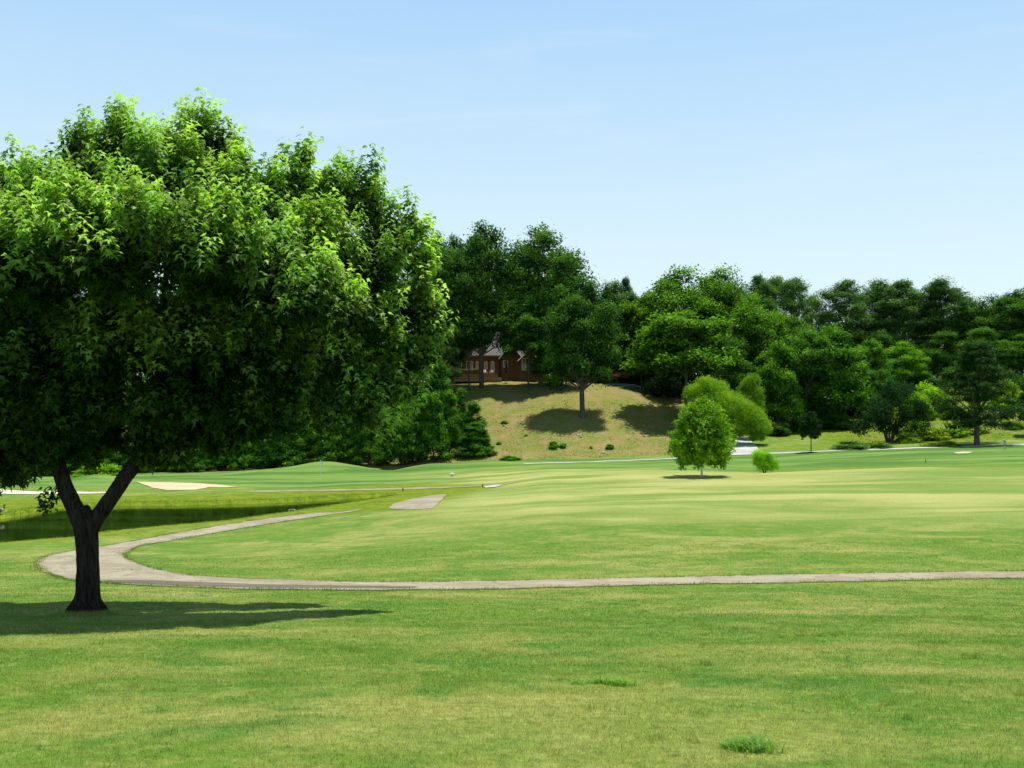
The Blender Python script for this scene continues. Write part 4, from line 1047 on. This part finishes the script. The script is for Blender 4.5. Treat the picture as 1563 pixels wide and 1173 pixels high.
# ------------------------------------------------------------------ house on the hill
def house():
    d = 203.0; u = d/F
    X0 = (760-CX)*u; Z0 = gz(X0, d)
    r = empty('brick_house', (X0, d, Z0)); tag(r, 'red-brown brick house with grey gabled roofs half hidden by oaks on the hill', 'house')
    def x(px): return (px-760)*u
    zb = (HZ-578)*u-Z0
    def z(row): return (HZ-row)*u-Z0
    def box(name, a, b, y0, y1, r0, r1, mat, par=r):
        m_ = MB(); m_.box(x(a), x(b), y0, y1, z(r1), z(r0)); return m_.build(name, M[mat], par)
    def gable(name, a, b, y0, y1, eave, ridge, mat, over=.35, th=.22, par=r):
        """roof of two slopes, ridge running away from the viewer"""
        xm = (x(a)+x(b))/2; m_ = MB()
        for sx, e in ((-1, x(a)-over), (1, x(b)+over)):
            v = [(xm, y0-over, z(ridge)), (e, y0-over, z(eave)), (e, y1, z(eave)), (xm, y1, z(ridge))]
            m_.add(v+[(p[0], p[1], p[2]+th) for p in v], [(0,1,2,3),(7,6,5,4),(0,4,5,1),(1,5,6,2),(2,6,7,3),(3,7,4,0)])
        return m_.build(name, M[mat], par)
    def tri(name, a, b, y, eave, ridge, mat, th=.2, par=r):
        m_ = MB(); v = [(x(a), y, z(eave)), (x(b), y, z(eave)), ((x(a)+x(b))/2, y, z(ridge))]
        m_.add(v+[(p[0], p[1]+th, p[2]) for p in v], [(0,1,2),(5,4,3),(0,3,4,1),(1,4,5,2),(2,5,3,0)])
        return m_.build(name, M[mat], par)
    m_ = MB(); m_.box(x(692), x(762), 0, 9, -1.2, z(543)); m_.build('wall', M['brick'], r)
    m_ = MB(); m_.box(x(762.1), x(838), .4, 9, -1.2, z(546)); m_.build('wall', M['brick'], r)
    # main roof, ridge along the front
    def slope_roof(a, b, e_, rg_, y0, y1, name='roof'):
        m_ = MB(); ym = (y0+y1)/2; th = .25
        for ye in (y0-.5, y1+.5):
            v = [(x(a)-.4, ye, z(e_)), (x(b)+.4, ye, z(e_)), (x(b)+.4, ym, z(rg_)), (x(a)-.4, ym, z(rg_))]
            m_.add(v+[(p[0], p[1], p[2]+th) for p in v], [(0,1,2,3),(7,6,5,4),(0,4,5,1),(1,5,6,2),(2,6,7,3),(3,7,4,0)])
        o = m_.build(name, M['roof'], r); return o
    rf = slope_roof(692, 838, 545, 500, 0, 9)
    for a in (692.5, 837.5):
        t = MB(); v = [(x(a), 0, z(545)), (x(a), 9, z(545)), (x(a), 4.5, z(500.5))]
        t.add(v+[(p[0]+(.2 if a < 700 else -.2), p[1], p[2]) for p in v], [(0,1,2),(5,4,3),(0,3,4,1),(1,4,5,2),(2,5,3,0)]); t.build('gable_end', M['brick'], r)
    ch = MB(); ch.box(x(812), x(819), 4, 5.2, z(520), z(492)); ch.build('chimney', M['brick'], rf)
    # front gables
    for a, b, ev, rdg, yf in ((764, 796, 549, 526, -1.6), (792, 822, 553, 537, -2.6)):
        m_ = MB(); m_.box(x(a)+.1, x(b)-.1, yf, .35, -1.2, z(ev)); m_.build('bay_wall', M['brick'], r)
        tri('gable', a+.8, b-.8, yf, ev, rdg, 'brick'); gable('gable_roof', a, b, yf, 4.2, ev, rdg, 'roof')
        for sx in (0, 1):
            e0 = (x(a)-.3, yf-.40, z(ev)-.05) if sx == 0 else (x(b)+.3, yf-.40, z(ev)-.05)
            t = MB(); t.tube([e0, ((x(a)+x(b))/2, yf-.40, z(rdg)-.02)], .09, 4); t.build('bargeboard', M['white'], r)
    def win(a, b, r0, r1, y, mull=1):
        f_ = MB(); x0, x1, z0, z1 = x(a), x(b), z(r1), z(r0); w_ = .16
        f_.box(x0, x1, y-.10, y-.02, z0, z0+w_*1.3); f_.box(x0, x1, y-.10, y-.02, z1-w_, z1)
        f_.box(x0, x0+w_, y-.10, y-.02, z0+w_*1.3, z1-w_); f_.box(x1-w_, x1, y-.10, y-.02, z0+w_*1.3, z1-w_)
        fo = f_.build('window', M['white'], r)
        for k in range(mull):
            xm = x0+(x1-x0)*(k+1)/(mull+1); t = MB(); t.box(xm-.05, xm+.05, y-.09, y-.04, z0+w_*1.3, z1-w_); t.build('mullion', M['white'], fo)
        p_ = MB(); p_.box(x0+w_, x1-w_, y-.035, y-.015, z0+w_*1.3, z1-w_); p_.build('pane', M['glass'], fo)
    for a, b in ((696, 705), (711, 722), (726, 735), (739, 744)): win(a, b, 552, 565, 0)
    win(749, 755, 552, 574, 0, 0); win(768, 775, 551, 562, -1.6, 0)
    win(796, 808, 548, 567, -2.6, 1); win(811, 818, 550, 567, -2.6, 0)
    # deck with rail
    dk = MB(); dk.box(x(694), x(760), -4.2, -.05, -.3, z(573)); dk.build('deck', M['wood'], r)
    rl = MB()
    for i in range(24):
        xx = x(694)+(x(760)-x(694))*i/23.0; rl.box(xx-.04, xx+.04, -4.2, -4.12, z(573), z(566.5))
    rl.box(x(694), x(760), -4.24, -4.08, z(566.5), z(566)); rl.build('railing', M['wood'], r)
    st = MB()
    for i in range(4): st.box(x(760.2), x(766), -4.0+i*.3, -3.7+i*.3, -.3, .2+i*.15)
    st.build('steps', M['wood'], r)
    return r, u, X0, Z0, d, z, x
_, u, X0, Z0, dH, hz_, hx_ = house()

def hammock():
    d = 197.0; x0, x1 = (695-CX)/F*d, (734-CX)/F*d; zb = (HZ-565)/F*d; g0 = gz((x0+x1)/2, d)
    r = empty('hammock', ((x0+x1)/2, d, g0)); tag(r, 'white hammock slung in front of the house windows', 'hammock')
    hw = (x1-x0)/2; V = []; Fc = []; nu, nv = 14, 5
    for i in range(nu+1):
        t = i/nu*2-1; zz = zb-g0-.1+.55*t*t
        for j in range(nv+1):
            s_ = (j/nv-.5)*(1.4*(1-t**4)+.08); V.append((t*hw, s_, zz+.35*(s_*s_)+ (1-t*t)*0))
    for i in range(nu):
        for j in range(nv):
            a = i*(nv+1)+j; Fc.append((a, a+1, a+nv+2, a+nv+1))
    me = bpy.data.meshes.new('bed'); me.from_pydata(V, [], Fc); smooth(me); link('bed', me, M['canvas'], r)
    for sx in (-1, 1):
        p_ = MB(); p_.tube([(sx*hw*1.03, 0, -.4), (sx*hw*1.06, 0, zb-g0+.65)], .07, 7); p_.build('post', M['wood'], r)
        p_ = MB(); p_.tube([(sx*hw, 0, zb-g0+.45), (sx*hw*1.05, 0, zb-g0+.55)], .02, 5); p_.build('rope', M['canvas'], r)
hammock()

def parasol():
    d = 197.5; px = 773; xx = (px-CX)/F*d; g0 = gz(xx, d); tp = (HZ-548)/F*d-g0
    r = empty('garden_parasol', (xx, d, g0)); tag(r, 'dark folded parasol on the patio by the house door', 'parasol')
    p_ = MB(); p_.tube([(0, 0, 0), (0, 0, tp)], .035, 8); p_.build('pole', M['wood'], r)
    p_ = MB(); p_.tube([(0, 0, tp*.42), (0, 0, tp*.50), (0, 0, tp*.8), (0, 0, tp*.99)], [.34, .30, .18, .05], 10); p_.build('canopy', M['dark'], r)
    p_ = MB(); p_.tube([(0, 0, 0), (0, 0, .12)], [.35, .3], 12); p_.build('base', M['dark'], r)
parasol()
def chair(px, d, label, rz):
    xx = (px-CX)/F*d; zz = gz(xx, d) if px > 765 else Z0+hz_(573)
    r = empty('garden_chair', (xx, d, zz), rz); tag(r, label, 'chair', 'white garden chairs by the house')
    m_ = MB(); m_.box(-.28, .28, -.28, .28, .40, .44); m_.build('seat', M['white'], r)
    m_ = MB(); m_.add([(-.28,.24,.45),(.28,.24,.45),(.28,.42,1.0),(-.28,.42,1.0),(-.28,.28,.45),(.28,.28,.45),(.28,.46,1.0),(-.28,.46,1.0)], [(0,1,2,3),(7,6,5,4),(0,4,5,1),(1,5,6,2),(2,6,7,3),(3,7,4,0)]); m_.build('backrest', M['white'], r)
    for a in (-.25, .25):
        for b in (-.25, .25):
            m_ = MB(); m_.tube([(a*1.1, b*1.1, 0), (a, b, .4)], .03, 6); m_.build('leg', M['white'], r)
    for a in (-.3, .3):
        m_ = MB(); m_.box(a-.04, a+.04, -.28, .3, .62, .66); m_.box(a-.03, a+.03, -.27, -.2, .44, .62); m_.build('armrest', M['white'], r)
chair(741, 201.0, 'white garden chair on the deck, right of the bare oak trunk', .4)
chair(750, 200.4, 'white garden chair at the deck end before the glass door', -.5)

def cottage():
    d = 189.0; xx = (1236-CX)/F*d; g0 = gz(xx, d); k = d/F
    r = empty('brick_cottage', (xx, d, g0)); tag(r, 'small red brick building almost hidden by trees, one white upright showing', 'building')
    w_, dp = 2.0, 4.0; h = (HZ-588)*k-g0; h = max(h, 3.0)
    m_ = MB(); m_.box(-w_, w_, -dp/2, dp/2, -1.5, h); m_.build('wall', M['brick'], r)
    m_ = MB()
    for s_ in (-1, 1):
        v = [(-w_-.4, s_*(dp/2+.4), h-.1), (w_+.4, s_*(dp/2+.4), h-.1), (w_+.4, 0, h+1.9), (-w_-.4, 0, h+1.9)]
        m_.add(v+[(p[0], p[1], p[2]+.2) for p in v], [(0,1,2,3),(7,6,5,4),(0,4,5,1),(1,5,6,2),(2,6,7,3),(3,7,4,0)])
    m_.build('roof', M['roof'], r)
    m_ = MB(); m_.box(-1.6, -.5, -dp/2-.06, -dp/2-.01, .9, 2.2); f_ = m_.build('window', M['white'], r)
    m_ = MB(); m_.box(-1.5, -.6, -dp/2-.09, -dp/2-.065, 1.0, 2.1); m_.build('pane', M['glass'], f_)
    m_ = MB(); m_.tube([(1.0, -dp/2-.6, h*.4), (1.0, -dp/2-.6, h+1.0)], .14, 8); m_.build('downpipe', M['white'], r)
cottage()

def car():
    d = 206.0; px = 947; xx = (px-CX)/F*d; g0 = gz(xx, d)
    z0 = max(g0, (HZ-579)/F*d)
    r = empty('parked_car', (xx, d, z0), .9); tag(r, 'small red car parked under the trees at the head of the hill driveway', 'car')
    prof = [(-2.05,.35),(-2.05,.75),(-1.9,.95),(-1.35,1.0),(-.85,1.42),(.55,1.45),(1.15,1.0),(1.9,.88),(2.1,.65),(2.1,.35)]
    m_ = MB(); nP = len(prof); vs = []
    for s_, ins in ((-.84, 0), (-.78, 1), (.78, 1), (.84, 0)):
        for (a, b) in prof: vs.append((a, s_*(1-.18*max(0, b-.95)) , b+(.02 if ins else 0)))
    fs = [tuple(range(nP))[::-1], tuple(range(3*nP, 4*nP))]
    for q in range(3):
        for i in range(nP): fs.append((q*nP+i, q*nP+(i+1) % nP, (q+1)*nP+(i+1) % nP, (q+1)*nP+i))
    m_.add(vs, fs); m_.build('body', M['red_paint'], r)
    for y in (-.80, .80):
        g_ = MB(); v = [(-1.2,y,1.02),(.95,y,1.02),(.5,y*.94,1.36),(-.8,y*.94,1.36)]
        s2 = .03 if y > 0 else -.03
        g_.add(v+[(a, b+s2, c_) for a, b, c_ in v], [(0,1,2,3),(7,6,5,4),(0,4,5,1),(1,5,6,2),(2,6,7,3),(3,7,4,0)]); g_.build('side_window', M['glass'], r)
    for xa in (-1.3, 1.3):
        for y in (-.78, .78):
            w_ = MB(); w_.tube([(xa, y-.1, .32), (xa, y+.1, .32)], .32, 16); wo = w_.build('wheel', M['black_rubber'], r)
            w_ = MB(); w_.tube([(xa, y-.12, .32), (xa, y+.12, .32)], .18, 12); w_.build('rim', M['chrome'], wo)
    for y in (-.6, .6):
        w_ = MB(); w_.ball((-2.05, y, .75), (.06, .14, .08)); w_.build('tail_light', M['rust'], r)
car()

# ------------------------------------------------------------------ golf things
def flagstick():
    x, d = hit(489, 727.5, 125, 142); z = gz(x, d)
    r = empty('flagstick', (x, d, z)); tag(r, 'thin flagstick with a limp white flag on the putting green', 'flag')
    h = 25/F*d
    m_ = MB(); m_.tube([(0, 0, -.1), (0, 0, h)], .028, 8); m_.build('pole', M['white'], r)
    V = []; Fc = []
    for i in range(7):
        for j in range(6):
            a, b = i/6, j/5
            V.append((.03+a*.32, .05*math.sin(a*7+b*2), h-.02-b*.42-a*.28-.05*math.sin(a*5)))
    for i in range(6):
        for j in range(5): Fc.append((i*6+j, i*6+j+1, (i+1)*6+j+1, (i+1)*6+j))
    me = bpy.data.meshes.new('flag'); me.from_pydata(V, [], Fc); smooth(me); link('flag', me, M['flag'], r)
flagstick()

def goose(px, row, d, z, label, rz, swim):
    x = (px-CX)/F*d
    r = empty('goose', (x, d, z), rz); tag(r, label, 'goose')
    ring = [(-.36,.12,.012,0),(-.31,.13,.05,2),(-.24,.12,.095,2),(-.14,.10,.13,0),(0,.09,.15,0),(.12,.10,.14,0),(.20,.13,.11,3),(.245,.20,.065,3),(.255,.27,.042,1),(.25,.36,.034,1),(.255,.43,.036,1),(.29,.465,.045,1),(.33,.465,.036,1),(.37,.455,.016,1),(.405,.45,.006,1)]
    m_ = MB(); m_.tube([(a, 0, b) for a, b, c_, q in ring], [c_ for a, b, c_, q in ring], 12)
    me = m_.mesh('body', True)
    for q in ('goose_body', 'goose_black', 'goose_white', 'rock'): me.materials.append(M[q])
    for i, p in enumerate(me.polygons):
        k = i//12
        if k < len(ring)-1: p.material_index = {0: 0, 1: 1, 2: 2, 3: 3}[ring[k+1][3]]
    b_ = link('body', me, None, r)
    if not swim: b_.location.z = .22
    for s_ in (-1, 1):
        w_ = MB(); w_.ball((-.05, s_*.10, .14), (.23, .05, .085), 12, 8); o = w_.build('wing', M['goose_body'], r, True)
        if not swim:
            o.location.z = .22
            w_ = MB(); w_.tube([(0, s_*.06, .26), (.01, s_*.06, .02)], .014, 6); w_.box(-.01, .09, s_*.06-.04, s_*.06+.04, 0, .02); w_.build('leg', M['goose_black'], r)
goose(447, 781.5, 78.3, WATER-.03, 'goose swimming on the pond near the cart path', 0.0, True)
x, d = hit(3, 786, 70, 100)
goose(0, 786, d, gz(x, d), 'goose standing on the far left pond bank, partly cut off', .5, False)

def marker():
    x, d = hit(690, 727.5, 105, 140); z = gz(x, d); k = d/F
    r = empty('tee_marker', (x, d, z)); tag(r, 'little white box marker on the grass right of the green', 'marker')
    a, h = 3.2*k, 5.2*k
    m_ = MB(); v0 = [(-a*.85, -a*.7), (a*.85, -a*.7), (a*.85, a*.7), (-a*.85, a*.7)]
    m_.add([(p, q, .08) for p, q in v0]+[(p*1.15, q*1.1, h*.85) for p, q in v0]+[(p*.9, q*.8, h) for p, q in v0], [(3,2,1,0)]+[(i, (i+1) % 4, 4+(i+1) % 4, 4+i) for i in range(4)]+[(4+i, 4+(i+1) % 4, 8+(i+1) % 4, 8+i) for i in range(4)]+[(8,9,10,11)])
    m_.build('body', M['white'], r)
    m_ = MB(); m_.box(-a*.45, a*.45, -a*.86, -a*.82, h*.15, h*.42); m_.build('panel', M['grey_metal'], r)
    for q in (-.5, .5):
        m_ = MB(); m_.tube([(q*a, 0, -.1), (q*a, 0, .1)], .03, 6); m_.build('leg', M['grey_metal'], r)
marker()
for px, row, d0, d1, hp, tx in [(615,749.5,88,115,4.5,'rusty stake by the far cart path, nearer the maple'),(737,744,80,110,5,'rusty stake at the pale washed-out patch'),(428,715.5,120,160,4,'short dark stake on the mound left of the flagstick'),(1413,706.5,112,150,5,'thin dark stake on the far right fairway'),(500,771,88,100,4,'tiny stake in the far pond bank')]:
    x, d = hit(px, row, d0, d1); z = gz(x, d); h = hp/F*d
    m_ = MB(); m_.tube([(0, 0, -.1), (0, 0, h*.9), (0, 0, h)], [.06, .055, .01], 8)
    o = m_.build('marker_stake', M['rust'], None); o.location = (x, d, z); tag(o, tx, 'stake')

def ball_washer():
    x, d = hit(1534, 686.5, 130, 158); z = gz(x, d); k = d/F
    r = empty('ball_washer', (x, d, z)); tag(r, 'grey ball washer post with a tilted head by the concrete path', 'ball washer')
    m_ = MB(); m_.tube([(0, 0, -.1), (0, 0, 9.5*k)], .07, 10); m_.build('post', M['grey_metal'], r)
    m_ = MB(); m_.tube([(.02, 0, 6.5*k), (-.02, 0, 11*k), (-.08, 0, 13*k)], [.13, .17, .15], 12); m_.build('body', M['grey_metal'], r)
    m_ = MB(); m_.tube([(-.42, 0, 14.2*k), (-.1, 0, 14.2*k), (.12, 0, 12.8*k)], [.07, .10, .09], 8); m_.build('handle', M['grey_metal'], r)
ball_washer()

def rock(px, row, d0, d1, w_, label, seed):
    x, d = hit(px, row, d0, d1); z = gz(x, d); s_ = w_/F*d*.68
    me = MB(); me.ball((0, 0, 0), 1.0, 14, 9); me = me.mesh('rock', True)
    rg = np.random.default_rng(seed)
    V = np.empty(len(me.vertices)*3); me.vertices.foreach_get('co', V); V = V.reshape(-1, 3)
    for k in range(7):
        nn = unit(rg, 1)[0]; dd = V@nn; lim = rg.uniform(.45, .8); V -= np.where(dd > lim, dd-lim, 0)[:, None]*nn
    V *= np.array([s_, s_*.7, s_*.55]); me.vertices.foreach_set('co', V.ravel()); me.update()
    o = link('rock', me, M['rock']); o.location = (x, d, z+s_*.3); o.rotation_euler = (0, .3 if seed % 2 else -.2, seed); tag(o, label, 'rock')
for i, q in enumerate([(769,651,4,'pale flat stone on the dry slope, left of the round tree shadow'),(773,652.5,4,'pinkish stone touching the flat one on the dry slope'),(883,666,5,'white stone at the lower rim of the round tree shadow'),(887,668,4,'smaller white stone below the one at the shadow rim'),
                       (915,687.5,4,'upper of two white stones above the concrete path'),(920,692.5,5,'lower of two white stones above the concrete path'),(985,667,4,'white stone inside the long dappled shadow')]):
    rock(q[0], q[1], 152, 185, q[2], q[3], i+1)
rock(1562, 608, 170, 230, 6, 'white stone high on the far slope at the edge of the view', 9)

# bare dead branches by the willow
def dead_tree():
    x, d = hit(1092, 640, 160, 190); d = 168.0; x = (1090-CX)/F*d; z = gz(x, d); k = d/F
    r = empty('dead_tree', (x, d, z)); tag(r, 'bare grey dead tree with thin twigs above the willow', 'tree')
    rn = random.Random(5); top = (HZ-560)*k-z
    m_ = MB(); m_.tube([(0, 0, -.3), (.2, 0, top*.4), (-.3, 0, top*.7), (.5, 0, top)], [.16, .12, .08, .02], 7); m_.build('trunk', M['bark2'], r, True)
    for i in range(11):
        t = rn.uniform(.4, .95); a = rn.uniform(-1, 1); p = (rn.uniform(-.2, .2), 0, top*t)
        m_ = MB(); m_.tube([p, (a*1.2, rn.uniform(-.5, .5), top*t+.8), (a*2.6, rn.uniform(-.8, .8), top*t+rn.uniform(.4, 2.0))], [.06, .04, .012], 5); m_.build('branch', M['bark2'], r, True)
dead_tree()


# ------------------------------------------------------------------ light, sky, camera
SUN = Vector((.20, .12, .96)).normalized()
elev = math.asin(SUN.z); azim = math.atan2(SUN.x, SUN.y)
sun = bpy.data.objects.new('sun', bpy.data.lights.new('sun', 'SUN')); COL.objects.link(sun)
sun.data.energy = 5.0; sun.data.angle = R(.53); sun.data.color = (1, .965, .89)
sun.rotation_euler = SUN.to_track_quat('Z', 'Y').to_euler()

wd = bpy.data.worlds.new('World'); scene.world = wd; wd.use_nodes = True
nt = wd.node_tree; nt.nodes.clear(); n = N(nt)
sky = n('ShaderNodeTexSky'); sky.sky_type = 'NISHITA'; sky.sun_disc = False
sky.sun_elevation = elev; sky.sun_rotation = azim; sky.air_density = 1.0; sky.dust_density = .6; sky.ozone_density = 1.0; sky.altitude = 300
tc = n('ShaderNodeTexCoord').outputs['Generated']
sep = n('ShaderNodeSeparateXYZ'); n.l(tc, sep.inputs[0])
cl = n.noise(n.scaled(tc, (1.6, 1.6, 9.0)), 2.2, 6, .55, .5)
cm_ = n.math('MULTIPLY', n.rng(cl, .50, .80, 0, .24), n.rng(sep.outputs['Z'], .03, .12))
zg = n.rng(sep.outputs['Z'], 0.0, .55)
haze = n.mix(zg, (7.9, 9.5, 9.6), (3.3, 6.0, 9.4))
haze = n.mix(n.rng(sep.outputs['Z'], .38, .66), haze, (.30, .75, 2.2))
c = n.mix(.88, sky.outputs[0], haze)
c = n.mix(cm_, c, (7.6, 8.6, 8.9))
bg = n('ShaderNodeBackground'); n.l(c, bg.inputs[0]); bg.inputs[1].default_value = .11
o = n('ShaderNodeOutputWorld'); n.l(bg.outputs[0], o.inputs[0])

cam = bpy.data.cameras.new('camera'); co = bpy.data.objects.new('camera', cam); COL.objects.link(co)
co.location = (0, 0, 0); co.rotation_euler = (R(90), 0, 0)
cam.sensor_width = 36; cam.lens = 36*F/1563.0
cam.shift_y = (HZ-586.5)/1563.0
cam.clip_start = .1; cam.clip_end = 8000
scene.camera = co
scene.view_settings.view_transform = 'Standard'; scene.view_settings.look = 'None'
scene.view_settings.exposure = 0; scene.view_settings.gamma = 1
scene.render.engine = 'CYCLES'
cy = scene.cycles
cy.max_bounces = 5; cy.diffuse_bounces = 3; cy.transmission_bounces = 3; cy.glossy_bounces = 2; cy.transparent_max_bounces = 4
cy.use_adaptive_sampling = True; cy.adaptive_threshold = .02
cy.use_denoising = True
